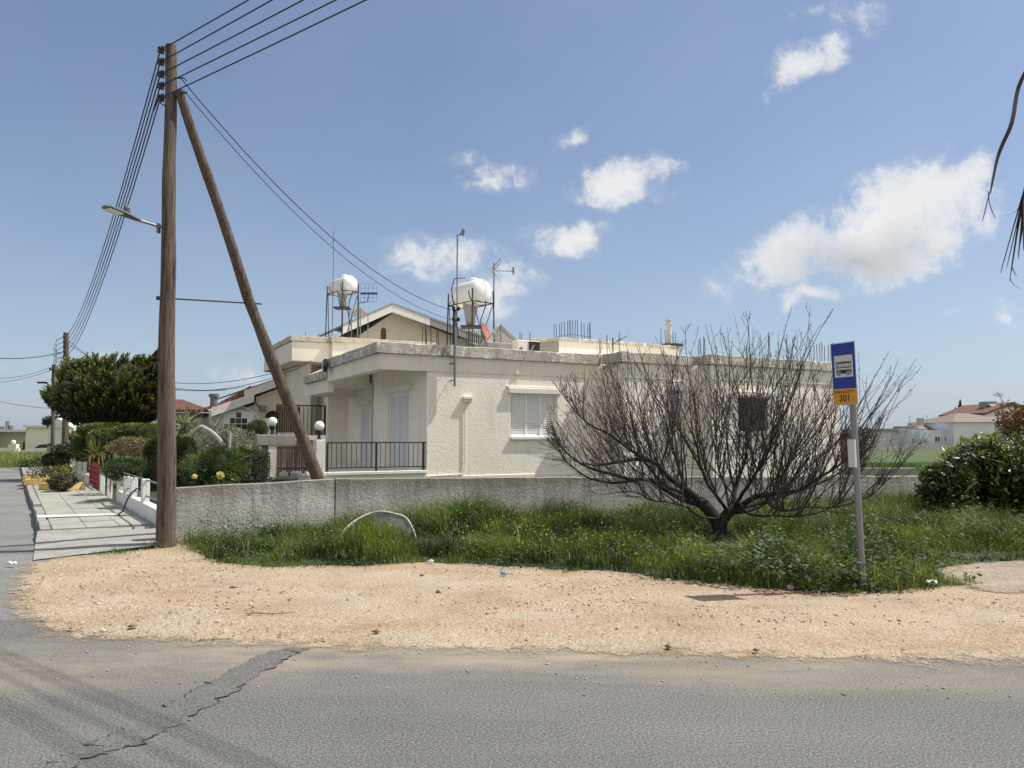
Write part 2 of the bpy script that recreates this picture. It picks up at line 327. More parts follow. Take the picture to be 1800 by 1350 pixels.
c=mix(nt,math_(nt,'MULTIPLY',ramp(nt,du,[(.40,0),(.62,.9)]),near),c,(.34,.28,.20))
ty=noise(nt,wpos(nt,(3.2,.5,1)),1.0,3,.5); ft=math_(nt,'MULTIPLY',ramp(nt,ty,[(.5,0),(.64,.2)]),math_(nt,'SUBTRACT',math_(nt,'MULTIPLY',gm.outputs[0],-.8),1.4,True))
c=mix(nt,ft,c,(.075,.075,.075))
nt.links.new(c,b.inputs['Base Color']); b.inputs['Roughness'].default_value=.85; bump(nt,b,sp,.7,.008); M['asphalt']=m
# soil and far ground
m,nt,b=newmat('soil'); c=ramp(nt,noise(nt,wpos(nt),.05,6,.6),[(.35,(.07,.085,.03)),(.65,(.16,.15,.08))]); nt.links.new(c,b.inputs['Base Color']); M['soil']=m
m,nt,b=newmat('field'); c=ramp(nt,noise(nt,wpos(nt,(.4,1,1)),.5,8,.7),[(.35,(.045,.085,.016)),(.65,(.10,.15,.03))]); nt.links.new(c,b.inputs['Base Color']); bump(nt,b,noise(nt,wpos(nt),8,4,.7),1.,.2); M['field']=m
m,nt,b=newmat('grass_soil'); c=ramp(nt,noise(nt,wpos(nt),3,6,.6),[(.35,(.016,.026,.008)),(.65,(.035,.045,.014))]); nt.links.new(c,b.inputs['Base Color']); M['gsoil']=m
g=MB(); S=1500
g.add([(-S,-60,-.02),(S,-60,-.02),(S,S,-.02),(-S,S,-.02)],[(0,1,2,3)]); tag(obj('ground',g,M['soil']),kind='structure')
c0=G(83,940); cu0=Vector((-7.7,12.7,0)); 
# main road + side street sheet
g=MB(); A_=cu0-SD*2; far=cu0+SD*36
g.add([(-60,-12,0),(60,-12,0),(60,6.9,0),(-60,6.9,0)],[(0,1,2,3)])
tag(obj('road',g,M['asphalt']),kind='structure')
ma=M['asphalt'].copy(); ma.name='old_asphalt'
for nd in ma.node_tree.nodes:
    if nd.type=='VALTORGB' and len(nd.color_ramp.elements)==3:
        for e_,cc in zip(nd.color_ramp.elements,((.175,.178,.17),(.205,.208,.198),(.24,.242,.23))): e_.color=(*cc,1)
g=MB(); g.add([(-60,6.903,-.003),(-4.2,6.903,-.003),(-4.6,12.2,-.003),(A_.x+.2,A_.y+.2,-.003),(far.x+.1,far.y,-.003),(-60,far.y,-.003)],[(0,1,2,3,5),(3,4,5)]); tag(obj('side_street',g,ma),kind='structure')
# sand apron
m,nt,b=newmat('gravelly_sand'); co=wpos(nt)
b1=noise(nt,co,1.1,7,.62); c=ramp(nt,b1,[(.3,(.375,.27,.165)),(.5,(.495,.385,.262)),(.7,(.57,.465,.34))])
rd=noise(nt,wpos(nt,(.5,1,1)),.7,5,.6); c=mix(nt,ramp(nt,rd,[(.5,0),(.66,.6)]),c,(.43,.27,.15))
st=noise(nt,wpos(nt,(.5,2.2,1)),1.6,5,.6); c=mix(nt,ramp(nt,st,[(.5,0),(.66,.7)]),c,(.47,.42,.33))
vo=N(nt,'ShaderNodeTexVoronoi'); vo.inputs['Scale'].default_value=34; nt.links.new(co,vo.inputs['Vector'])
pe=noise(nt,co,48,3,.7); c=mix(nt,ramp(nt,pe,[(.36,.85),(.46,0)]),c,(.22,.13,.075)); c=mix(nt,ramp(nt,pe,[(.58,0),(.68,.8)]),c,(.76,.66,.54))
nt.links.new(c,b.inputs['Base Color']); b.inputs['Roughness'].default_value=.95
hh=math_(nt,'ADD',math_(nt,'MULTIPLY',noise(nt,co,14,6,.7),2.),pe); bump(nt,b,hh,1.,.022)
at=N(nt,'ShaderNodeAttribute',attribute_name='Col'); en=noise(nt,co,3.5,12,.85); s_=math_(nt,'ADD',at.outputs['Fac'],math_(nt,'MULTIPLY',math_(nt,'SUBTRACT',en,.5),1.9))
al=ramp(nt,s_,[(.36,0),(.62,1)]); tr=N(nt,'ShaderNodeBsdfTransparent'); mx=N(nt,'ShaderNodeMixShader'); nt.links.new(al,mx.inputs[0]); nt.links.new(tr.outputs[0],mx.inputs[1]); nt.links.new(b.outputs[0],mx.inputs[2])
nt.links.new(mx.outputs[0],nt.nodes['Material Output'].inputs['Surface']); M['sand']=m
sandpx=[(62,990),(45,1010),(33,1045),(40,1070),(75,1095),(135,1120),(300,1126),(500,1132),(620,1140),(900,1142),(1200,1150),(1500,1158),(1800,1163),(2100,1166)]
sand=[G(*p)[:2] for p in sandpx]+[(12,6.2),(12,9.5)]+[G(*p)[:2] for p in ((1800,985),(1650,1000),(1500,985),(1200,985),(900,975),(600,970),(420,955),(330,950),(290,957),(270,966),(200,972),(120,980))]
def sh(q,d): 
    n=np.array([mn.fractal(Vector((x*.9,y*1.3,0)),.7,2.,5) for x,y in q]); e=np.clip((d-.15)/1.1,0,1); return .012*e+.013*n*e
poly_sheet('dirt_verge',sand,.006,M['sand'],grid=.09,hfun=sh,edge=.42)
# packed grey dirt at right
m2=M['sand'].copy(); m2.name='packed_grey_dirt'; 
for nd in m2.node_tree.nodes:
    if nd.type=='VALTORGB' and len(nd.color_ramp.elements)==3:
        for e,cc in zip(nd.color_ramp.elements,((.27,.21,.15),(.36,.29,.22),(.42,.36,.28))): e.color=(*cc,1)
poly_sheet('packed_dirt',[G(*p)[:2] for p in ((1645,1018),(1700,998),(1800,988),(2000,985),(2100,1050),(1750,1046),(1690,1032))],.03,m2,grid=.09,edge=.2,hfun=lambda q,d:0*q[:,0])
# grass zone
grasspx=[(318,955),(335,975),(370,995),(430,1003),(520,1004),(640,1001),(740,993),(820,996),(900,1003),(1000,1012),(1050,1008),(1100,1012),(1150,1025),(1230,1030),(1330,1040),(1420,1046),(1500,1050),(1560,1048),(1640,1043),(1690,1036),(1735,1031),(1700,1024),(1640,1015),(1665,1001),(1720,992),(1800,990),(1950,988)]
W0=Vector((-5.17,11.75,0)); W1=Vector((-2.93,12.85,0)); a17=R(20); WD=Vector((math.cos(a17),math.sin(a17),0)); W2=W1+WD*24
gp=[G(*p)[:2] for p in grasspx]+[(12,12),(14,17.2),(W1+WD*17+Vector((0,.1,0)))[:2],W1[:2],W0[:2]]
poly_sheet('grass_soil',gp,.02,M['gsoil'],grid=.14,edge=.0,hfun=lambda q,d:.05*np.clip(d/1.,0,1)-.03*(d<.12))
# yard behind the wall, field
g=MB(); g.add([(W0.x,W0.y+.1,.03),(W1.x,W1.y+.1,.03),(W2.x,W2.y,.03),(24,44,.03),(-2,44,.03),(-14.5,26.4,.03)],[tuple(range(6))]); tag(obj('yard',g,M['gsoil']),kind='structure')
g=MB(); g.add([(14,27,.01),(90,27,.01),(160,99,.01),(18,99,.01)],[(0,1,2,3)]); tag(obj('field',g,M['field']),kind='structure')
g=MB(); g.add([(-70,43,.01),(-19.2,43,.01),(-26,60,.01),(-40,78,.01),(-90,78,.01)],[tuple(range(5))]); tag(obj('meadow',g,M['field']),kind='structure')
# sidewalk with kerb, joints cut as slabs
sw_len=34.; base=cu0-SD*.2; fenceoff=1.62
g=MB(); z1=.125
nrows=int(sw_len/1.0)
for i in range(nrows):
    for j in range(3):
        a=base+SD*(i*1.0+.008)+SN*(.16+j*.49+.006); q=[a,a+SN*.478,a+SN*.478+SD*.984,a+SD*.984]
        dz=random.uniform(-.004,.004); g.prism([(p.x,p.y,0) for p in q],(0,0,z1+dz))
g2=MB(); q=[base+SN*.15,base+SN*1.64,base+SN*1.64+SD*sw_len,base+SD*sw_len+SN*.15]; g2.prism([(p.x,p.y,-.01) for p in q],(0,0,.118))
o=obj('sidewalk',g,M['pave']); tag(o,kind='structure'); o2=obj('slab_bed',g2,M['concrete'],o)
k=MB()
for i in range(int(sw_len/.8)):
    a=base+SD*(i*.8+.006)+SN*random.uniform(-.012,.012); zt=.13+random.uniform(-.006,.006); q=[a,a+SN*.14,a+SN*.14+SD*.788,a+SD*.788]
    if i in (6,): zt=.07
    k.prism([(p.x,p.y,-.01) for p in q],(0,0,zt+.01))
tag(obj('kerb',k,M['concrete']),kind='structure')
# pale trench band and concrete apron
g=MB()
for s0,s1,zt in ((2.1,2.62,.136),):
    q=[base+SD*s0+SN*.0,base+SD*(s0-.25)+SN*1.45,base+SD*(s0+.12)+SN*1.45,base+SD*s1+SN*.0]; g.prism([(p.x,p.y,zt) for p in q],(0,0,.003))
M['pale']=concrete('pale_cement',(.5,.48,.44),(.68,.66,.6),3,None,.5,.3,40,.006,False)
tag(obj('cement_patch',g,M['pale']),kind='structure')
g=MB(); q=[G(58,986),G(140,977),G(282,963),base+SN*1.9-SD*.35,base-SN*.05-SD*.02,G(62,957)]
za=[.012,.02,.05,.118,.11,.014]; g.add([(p.x,p.y,zz) for p,zz in zip(q,za)],[tuple(range(6))]); tag(obj('concrete_apron',g,M['concrete']),kind='structure')
# second strip of pavement beyond fence foot
# cracked filled trench on the asphalt
m,nt,b=newmat('trench_asphalt'); co=wpos(nt); sp=noise(nt,co,95,3,.75); c=ramp(nt,noise(nt,co,2,6,.7),[(.3,(.118,.116,.11)),(.7,(.155,.152,.143))]); c=mix(nt,ramp(nt,sp,[(.40,.85),(.5,0)]),c,(.035,.035,.035)); c=mix(nt,ramp(nt,sp,[(.54,0),(.68,.8)]),c,(.27,.265,.245)); nt.links.new(c,b.inputs['Base Color']); bump(nt,b,sp,.8,.008)
L_=[(40,1360,105,1360),(90,1338,165,1330),(170,1305,240,1312),(230,1275,300,1283),(290,1240,345,1255),(350,1210,410,1216),(400,1182,450,1190),(440,1160,487,1168),(480,1144,520,1150),(520,1137,545,1140)]
pl,pr=[],[]
for i in range(len(L_)-1):
    for s in np.linspace(0,1,9)[:-1]:
        a=[lerp(L_[i][k],L_[i+1][k],s) for k in range(4)]
        l=G(a[0],a[1])+Vector((random.gauss(0,.018),random.gauss(0,.012),0)); r_=G(a[2],a[3])+Vector((random.gauss(0,.018),random.gauss(0,.012),0)); pl.append(l); pr.append(r_)
g=MB(); n=len(pl); g.add([(p.x,p.y,.004) for p in pl]+[(p.x,p.y,.004) for p in pr],[(i,n+i,n+i+1,i+1) for i in range(n-1)]); tag(obj('trench_patch',g,m),kind='structure')
g=MB()
for side,w in ((pl,.004),(pr,.0055)):
    for i in range(n-1):
        if mn.noise(Vector((i*.35,w*100,0)))<.02: continue
        a,b_=side[i],side[i+1]; t=(b_-a).normalized(); nn=Vector((-t.y,t.x,0)); w0=w*(.4+1.1*random.random()); g.add([(*(a-nn*w0)[:2],.0075),(*(b_-nn*w0)[:2],.0075),(*(b_+nn*w0*.4)[:2],.0075),(*(a+nn*w0*.4)[:2],.0075)],[(0,1,2,3)])
M['crack']=plain('crack_dark',(.045,.043,.04),.95); tag(obj('road_cracks',g,M['crack']),kind='structure')
# loose stones
def stones(name,pts,sizes,mat,col):
    ico=np.array([(0,0,1),(1,0,0),(0,1,0),(-1,0,0),(0,-1,0),(0,0,-.4)],float); fc=np.array([(0,1,2),(0,2,3),(0,3,4),(0,4,1),(5,2,1),(5,3,2),(5,4,3),(5,1,4)])
    n=len(pts); a=rng.random(n)*2*PI; ca,sa=np.cos(a),np.sin(a); J=ico[None]*(1+.3*rng.normal(size=(n,6,3)))*np.stack([1+.4*rng.random(n),1-.2*rng.random(n),.55+.2*rng.random(n)],1)[:,None,:]
    x=J[...,0]*ca[:,None]-J[...,1]*sa[:,None]; y=J[...,0]*sa[:,None]+J[...,1]*ca[:,None]; V=np.stack([x,y,J[...,2]],2)*np.asarray(sizes)[:,None,None]+pts[:,None,:]
    F=(fc[None]+np.arange(n)[:,None,None]*6).reshape(-1,3); return tri_mesh(name,V.reshape(-1,3),F,np.repeat(col,6,0),mat)
m,nt,b=newmat('stones'); a=N(nt,'ShaderNodeAttribute',attribute_name='Col'); nt.links.new(a.outputs['Color'],b.inputs['Base Color']); b.inputs['Roughness'].default_value=.9; M['stone']=m
def scatter(n,poly,margin=0.,bias=None):
    P_=np.array(poly); lo,hi=P_.min(0),P_.max(0); out=[]; c=0
    while c<n:
        q=rng.random((n*2,2))*(hi-lo)+lo; q=q[inside(q,poly)]; 
        if bias is not None: q=q[rng.random(len(q))<bias(q)]
        out.append(q); c+=len(q)
    return np.concatenate(out)[:n]
def gb(q): 
    v=np.array([mn.fractal(Vector((x*.6,y*.9,3)),.6,2.,3) for x,y in q]); return np.clip(.1+np.clip(v*2.4,0,1)+.4*(q[:,0]<-2.6),.02,1)
vis=[p for p in sand if p[0]<7.5]
q=scatter(16000,sand,bias=gb); sz=.004+.014*rng.random(len(q))**6; 
tag(stones('gravel',np.concatenate([q,np.full((len(q),1),.02)],1)+np.stack([0*sz,0*sz,sz*.3],1),sz,M['stone'],colvar(len(q),(.30,.19,.11),(.66,.55,.43))),kind='stuff')
q=scatter(700,[(-6,5.2),(7,4.6),(7,5.7),(-6,7)]); sz=.003+.009*rng.random(len(q))**3
tag(stones('road_grit',np.concatenate([q,np.full((len(q),1),.004)],1),sz,M['stone'],colvar(len(q),(.2,.15,.1),(.6,.5,.4))),kind='stuff')
for i,(px,py,s) in enumerate(((231,1107,.04),(410,1037,.03),(770,1045,.035),(742,1015,.028),(1175,1143,.03),(662,1116,.03),(1330,1150,.03))):
    p=G(px,py); o=stones('loose_rock',np.array([[0,0,s*.35]]),[s],M['stone'],np.array([[.2,.13,.08]])); o.location=(p.x,p.y,.015)
    tag(o,['brown rock lying on the sand nearest the left asphalt edge','small brown stone on the sand below the garden wall','brown stone in the middle of the sand patch','small stone just in front of the left grass','stone at the asphalt edge left of the bus sign','small stone near the sand and asphalt border by the road crack','flat stone at the asphalt edge in front of the bus stop'][i],'rock',kind='thing')
t=thing('dry_stick','thin dry forked stick lying on the sand patch','stick',tuple(G(470,1085)))
mb=MB(); mb.tube([(-.2,.0,.03),(-.1,.01,.035),(.05,0,.03),(.24,.02,.04)],[.004,.006,.006,.003],5); mb.tube([(-.1,.01,.035),(-.18,.05,.04)],[.004,.002],5); obj('twig',mb,M['straw'],t)
def litter(name,label,px,py,col,s,seed):
    p=G(px,py); mb=MB(); mb.sphere((0,0,s*.4),(s,s*.6,s*.45),14,9); rr=random.Random(seed)
    mb.v=[(x+.35*s*mn.noise(Vector((x/s*1.7,y/s*1.7,z/s*1.7+seed))),y+.35*s*mn.noise(Vector((y/s*1.9,x/s*1.7,seed))),max(.0,z+.5*s*mn.noise(Vector((x/s*2.2,z/s*2,seed+3))))) for x,y,z in mb.v]
    o=obj(name,mb,plain(name+'_mat'+str(seed),col,.4)); o.location=(p.x,p.y,.03); tag(o,label,'litter',kind='thing')
litter('plastic_bag','crumpled white plastic bag at the grass edge right of the bus sign',1637,1033,(.62,.66,.68),.07,1)
litter('crumpled_bottle','crumpled clear blue bottle on the sand below the garden wall',886,1015,(.2,.38,.55),.05,2)
litter('paper_scrap','small white paper scrap in the grass below the white hoop',757,993,(.7,.72,.74),.04,3)
litter('paper_scrap','pale scrap of paper at the weed edge left of the bus sign pole',1390,1040,(.55,.54,.5),.04,5)
litter('white_pebble','flat white scrap lying on the asphalt by the sand corner',22,997,(.7,.7,.7),.05,4)
# ================================================================ GARDEN WALL
def wallrun(name,label,p0,p1,h0,h1,th,mat,n=40,cap=.0):
    d=(p1-p0); L=d.length; d.normalize(); nn=Vector((-d.y,d.x,0)); t=thing(name,label,'wall',(p0.x,p0.y,0),math.atan2(d.y,d.x)); mb=MB(); vs=[];fs=[]
    nr=[-.2,.0,.25,.5,.75,.93,.99,1.]
    for i in range(n+1):
        x=L*i/n; h=lerp(h0,h1,i/n)+.012*mn.noise(Vector((x*1.3,0,h0*9)))
        prof=[(0,r*h if r>0 else -.2) for r in nr]; prof[-1]=(.025,h); prof+= [(th-.02,h),(th,h-.02),(th,-.2)]
        for j,(y,z) in enumerate(prof): vs.append((x,y+.006*mn.noise(Vector((x*2,z*2,7))),z))
    m_=len(nr)+3
    for i in range(n):
        for j in range(m_-1): fs.append((i*m_+j,(i+1)*m_+j,(i+1)*m_+j+1,i*m_+j+1))
    fs+=[tuple(range(m_)),tuple(n*m_+j for j in reversed(range(m_)))]
    mb.add(vs,fs); obj('rendered_wall',mb,mat,t); return t
W1a=W1-Vector((.012,.006,0))
wallrun('garden_wall','low grey rough rendered wall section left of the joint behind the wooden pole',W0,W1a,.845,.92,.2,M['garden_wall'],20)
wallrun('garden_wall','long low grey rendered wall running right of the joint behind the bare tree',W1+Vector((.0,.035,0)),W2,.925,.61,.2,M['garden_wall'],90)
Wq=P(1470,770,23.5); wallrun('boundary_wall','plain pale concrete wall behind the long grey wall at the house corner',Vector((Wq.x,23.2,0)),Vector((24,24.2,0)),.70,.68,.15,M['pave'],20)
# ================================================================ MAIN HOUSE (local frame: x along the long front, y into the plot)
hs=thing('house','single storey cream stucco house with flat rebar topped roof behind the grey wall','house',(HF.A.x,HF.A.y,0),R(28))
hY,hX=HF.Y,HF.X
xs2=5.48; xs3=hY(1224,700,-1.).x; xr=hY(1476,760,-1.65).x; ZW=3.72
w=MB(); TH=.25
win=(hY(898,697).x,hY(980,765).x,1.64,2.78)
w.wall((0,0,0),X3,Z3,Y3*TH,xs2,ZW,[win])
w2=(hY(1180,682,-1).x,hY(1199,682,-1).x)
w.wall((xs2,-1,0),X3,Z3,Y3*TH,xs3-xs2,ZW,[(w2[0]-xs2,w2[1]-xs2,1.9,3.1)])
w3=(hY(1297,703,-1.65).x,hY(1350,703,-1.65).x)
w.wall((xs3,-1.65,0),X3,Z3,Y3*TH,xr-xs3,ZW,[(w3[0]-xs3,w3[1]-xs3,1.8,2.8)])
w.box(xs2,xs2+.25,-.75,.25,0,ZW-.005); w.box(xs3,xs3+.25,-1.4,-.7,0,ZW-.005)
w.box(xr-.25,xr,-1.4,9,0,ZW)
dz0,dz1=.72,2.86
w.wall((0,.25,0),Y3,Z3,X3*TH,4.45,ZW,[(1.1,2.85,dz0,dz1)])
w.box(.0,.4,4.45,4.7,0,ZW)
w.wall((.4,4.7,0),Y3,Z3,X3*TH,4.0,ZW,[(1.45,2.4,dz0,2.66)])
w.box(hY(577,700,8.7).x,.65,8.7,8.95,0,ZW); w.box(-1.1,0,4.9,5.05,3.3,3.62)
w.box(.65,xr-.25,8.7,8.95,0,ZW)
body=obj('wall',w,M['cream'],hs)
# smooth beam under parapet
b_=MB()
b_.box(-1.3,xs2-.004,-.025,0-.001,3.33,3.73); b_.box(xs2-.02,xs3-.02,-1.025,-1.001,3.3,3.73); b_.box(xs3-.02,xr,-1.675,-1.651,3.3,3.73)
b_.box(-1.3,-1.05,.0,5.0,3.33,3.73); b_.box(-1.05,0.,.0,.22,3.33,3.73)
b_.box(-1.3,-1.1,5.,7.9,3.02,3.42); b_.box(-1.1,.4,7.7,7.9,3.02,3.42)
obj('beam',b_,M['cream_smooth'],hs)
rf=MB()
rf.box(-1.05,xr,0.25,8.7,3.60,3.70); rf.box(xs2,xr,-.75,.25,3.60,3.70); rf.box(xs3+.1,xr-.1,-1.4,-.75,3.60,3.70); rf.box(-1.1,.4,5.06,7.7,3.28,3.36); rf.box(hY(903,620,1.75).x,hY(947,620,1.75).x,1.7,2.9,3.7,3.97)
roof=obj('roof',rf,M['cream_smooth'],hs)
def edge(mb,pts,z0,z1,out,th=.28,seg=.16,seed=0):   # ragged parapet band following the outline pts (outer side to the right of travel)
    for a,b in zip(pts[:-1],pts[1:]):
        a=Vector((*a,0)); b=Vector((*b,0)); d=(b-a); L=d.length; d.normalize(); nn=Vector((d.y,-d.x,0)); n=max(1,int(L/seg)); vs=[]; fs=[]
        for i in range(n+1):
            p=a+d*L*i/n; h=z1+.02*mn.noise(Vector((p.x*1.7+seed,p.y*1.7,0)))+.012*mn.noise(Vector((p.x*6,p.y*6,seed))); rg=.012*mn.noise(Vector((p.x*4,p.y*4,5)))
            i0=p-nn*th
            for q,z in ((p,z0),(p+nn*rg,(z0+z1)/2),(p+nn*rg*.5,h-.015),(p-nn*.03,h),(i0,h-.01),(i0,z0)): vs.append((q.x,q.y,z))
        for i in range(n):
            for j in range(6): fs.append((i*6+j,(i+1)*6+j,(i+1)*6+(j+1)%6,i*6+(j+1)%6))
        fs+=[(0,1,2,3,4,5),tuple(n*6+j for j in reversed(range(6)))]; mb.add(vs,fs)
e=MB(); O=.10
edge(e,[(-1.3-O,5.05),(-1.3-O,-O),(xs2-O,-O),(xs2-O,-1-O),(xs3-O,-1-O),(xs3-O,-1.65-O),(xr+O,-1.65-O),(xr+O,9)],3.735,4.02,1)
edge(e,[(-1.1-O,8.0),(-1.35-O,7.6),(-1.35-O,5.05)],3.43,3.68,1,seed=4); e.prism([(-1.4,5.06,3.66),(-.9,5.06,3.93),(-.9,7.7,3.93),(-1.4,7.7,3.66)],(.02,0,-.03))
obj('parapet',e,M['roofedge'],hs)
# window of the front wall
def shutter(par,x0,x1,y,z0,z1,n,axis='x',frame=.05):
    fr=MB(); sl=MB()
    def bx(mb,u0,u1,v0,v1,za,zb):
        if axis=='x': mb.box(u0,u1,v0,v1,za,zb)
        else: mb.box(v0,v1,u0,u1,za,zb)
    bx(fr,x0,x1,y,y+.06,z0,z0+frame); bx(fr,x0,x1,y,y+.06,z1-frame,z1); bx(fr,x0,x0+frame,y+.001,y+.061,z0+frame,z1-frame); bx(fr,x1-frame,x1,y+.001,y+.061,z0+frame,z1-frame)
    W=(x1-x0-2*frame)/n
    for i in range(n):
        a=x0+frame+i*W
        if i: bx(fr,a-.035,a+.035,y+.002,y+.058,z0+frame,z1-frame)
        k=int((z1-z0-2*frame)/.062)
        for j in range(k):
            za=z0+frame+j*(z1-z0-2*frame)/k; zb=za+.05
            if axis=='x': sl.prism([(a+.035,y+.012,za),(a+.035,y+.018,za),(a+.035,y+.045,zb+.01),(a+.035,y+.038,zb+.01)],(W-.07,0,0))
            else: sl.prism([(y+.012,a+.035,za),(y+.018,a+.035,za),(y+.045,a+.035,zb+.01),(y+.038,a+.035,zb+.01)],(0,W-.07,0))
    bk=MB(); bx(bk,x0+frame,x1-frame,y+.05,y+.055,z0+frame,z1-frame)
    f_=obj('window',fr,M['white'],par); obj('shutter',sl,M['shutter'],f_); obj('pane',bk,M['shutter'],f_); return f_
wf=shutter(hs,win[0],win[1],.07,win[2],win[3],3)
tag(wf,'white window with three closed louvred shutters')
s=MB(); s.cbox(win[0]-.1,win[1]+.1,-.10,.02,2.82,2.97,.012); s.cbox(win[0]-.14,win[1]+.14,-.045,.0,2.975,3.03,.01); obj('lintel',s,M['sill'],wf)
s=MB(); s.cbox(win[0]-.02,win[1]+.04,-.075,.1,1.555,1.635,.01); obj('sill',s,M['sill'],wf)
# bathroom window
f1=MB(); f1.box(w2[0],w2[1],-.9,-.84,1.9,1.94); f1.box(w2[0],w2[1],-.9,-.84,3.06,3.1); f1.box(w2[0],w2[0]+.03,-.899,-.841,1.94,3.06); f1.box(w2[1]-.03,w2[1],-.899,-.841,1.94,3.06); o1=obj('window',f1,M['white'],hs)
tag(o1,'narrow frosted window with a small louvred box above'); pz=MB(); pz.box(w2[0]+.03,w2[1]-.03,-.88,-.87,1.94,3.06); obj('pane',pz,plain('frosted_glass',(.33,.34,.38),.25),o1)
fv=MB(); fv.cbox(w2[0]-.05,w2[1]+.2,-1.07,-1.001,2.98,3.28,.01)
for j in range(4): fv.box(w2[0],w2[1]+.15,-1.09,-1.07,3.03+j*.06,3.06+j*.06)
obj('vent_box',fv,M['white'],hs)
# barred window
f1=MB(); 
for a in (w3[0],w3[1]-.05): f1.box(a,a+.05,-1.5,-1.44,1.8,2.8)
f1.box(w3[0]+.05,w3[1]-.05,-1.5,-1.44,1.8,1.85); f1.box(w3[0]+.05,w3[1]-.05,-1.5,-1.44,2.75,2.8); o1=obj('window',f1,M['bar_brown'],hs); tag(o1,'dark window behind brown security bars')
pz=MB(); pz.box(w3[0]+.05,w3[1]-.05,-1.47,-1.46,1.85,2.75); obj('pane',pz,M['glass'],o1)
br=MB(); xx=w3[0]+.03
while xx<w3[1]: br.tube([(xx,-1.6,1.82),(xx,-1.6,2.78)],.011,6); xx+=.085
br.tube([(w3[0],-1.6,1.95),(w3[1],-1.6,1.95)],.01,6); br.tube([(w3[0],-1.6,2.68),(w3[1],-1.6,2.68)],.01,6); obj('security_bars',br,M['bar_brown'],o1)
s=MB(); s.cbox(w3[0]-.08,w3[1]+.3,-1.78,-1.64,2.84,2.98,.01); obj('lintel',s,M['sill'],o1); s=MB(); s.cbox(w3[0]-.03,w3[1]+.05,-1.77,-1.6,1.7,1.79,.01); obj('sill',s,M['sill'],o1)
# doors of the terrace side (in the wall x=0 and x=.4)
d1=shutter(hs,1.35,3.1,.07,dz0,dz1,3,axis='y'); tag(d1,'tall white louvred shutters of the terrace door')
s=MB(); s.cbox(-.13,.0,1.1,3.35,2.9,3.06,.012); obj('lintel',s,M['sill'],d1)
d2=shutter(hs,6.15,7.1,.46,dz0,2.66,2,axis='y'); tag(d2,'narrow white shuttered door at the back of the terrace'); s=MB(); s.cbox(.3,.4,6.,7.3,2.7,2.83,.01); obj('lintel',s,M['sill'],d2)
# terrace
t_=MB(); xl=-3.05; t_.box(xl,0-.003,.0,8.7,-.1,.70); t_.cbox(xl-.02,-.003,-.06,.12,.70,.78,.01); t_.box(xl,-.003,.12,8.7,.70,.712)
obj('terrace',t_,M['sill'],hs)
# little ledge where wall meets base, vent + conduit
c_=MB(); cx=hY(820,700).x; c_.cbox(cx-.12,cx+.16,-.10,-.001,2.62,2.7,.01); c_.cbox(cx-.09,cx+.12,-.075,-.001,2.54,2.62,.01); obj('vent_hood',c_,M['sill'],hs)
c_=MB(); c_.tube([(cx-.05,-.03,2.56),(cx-.05,-.03,1.0),(cx-.09,-.03,.66),(-.02,-.03,.62)],.016,8); c_.cbox(0.0,xs2-.02,-.03,0,.45,.62,.01); obj('conduit',c_,M['cream_smooth'],hs)
# railing of terrace
r=MB(); r2=MB(); zt=hY(660,777,.05).z; xL=hY(574,779,.05).x
r.box(xL,-.02,.03,.07,zt-.03,zt); r.box(xL,-.02,.035,.065,.86,.885)
for xx in (xL+.0,hY(661,800).x,-.1): r.box(xx,xx+.045,.025,.075,.76,zt-.03)
n=19
for i in range(1,n+1): xx=lerp(xL,-.1,i/(n+1)); r2.tube([(xx,.05,.885),(xx,.05,zt-.03)],.0085,6)
rl=obj('railing',r,M['iron'],hs); tag(rl,'dark iron terrace railing'); obj('baluster_row',r2,M['iron'],rl)
# pillars with lamps
def pillar(px0,px1,py,y): 
    a=hY(px0,py,y); b=hY(px1,py,y); return a.x,b.x,a.z
a,b,zt2=pillar(555,571,773,-.05); p_=MB(); p_.cbox(a,b,-.1,.25,-.1,zt2,.012); obj('pillar',p_,M['sill'],hs); xp1=(a+b)/2; zp1=zt2
# left entrance: slab beam, posts, slatted brown screen
a,b,zt3=pillar(455,545,764,1.2); zb3=hY(500,783,1.2).z; q_=MB(); q_.cbox(a-.05,xl,1.2,1.5,zb3,zt3,.012); obj('porch_beam',q_,M['concrete'],hs)
a,b,z_=pillar(474,489,783,1.1); q_=MB(); q_.box(a,b,1.22,1.5,-.1,zb3-.002); obj('post',q_,M['sill'],hs); xpost=(a+b)/2
a,b,z_=pillar(462,470,783,1.3); q_=MB(); q_.box(a,b,1.35,1.45,-.1,zb3-.002); obj('post',q_,M['galv'],hs)
a0,b0,zs=pillar(487,543,783,1.0); zs0=hY(500,829,1.0).z; q_=MB(); xx=a0
while xx<b0+.3: wd=random.uniform(.02,.05); q_.box(xx,xx+wd,1.,1.02,zs0+random.uniform(-.01,.01),zs-.02); xx+=wd+random.uniform(.003,.02)
q_.box(a0,b0+.3,1.021,1.045,zs-.08,zs-.03); q_.box(a0,b0+.3,1.021,1.045,zs0+.05,zs0+.1)
for xx in (a0+.02,a0+.3,a0+.65,a0+.95): q_.box(xx,xx+.04,1.02,1.06,zs0-.12,zs0+.02)
o_=obj('slat_screen',q_,M['brown_slat'],hs)
q_=MB(); q_.cbox(a0-.12,xl-.0,.95,1.3,zs0-.2,zs0-.12,.01); q_.box(a0-.08,xl,1.0,1.25,-.1,zs0-.2); obj('plinth',q_,M['concrete'],hs)
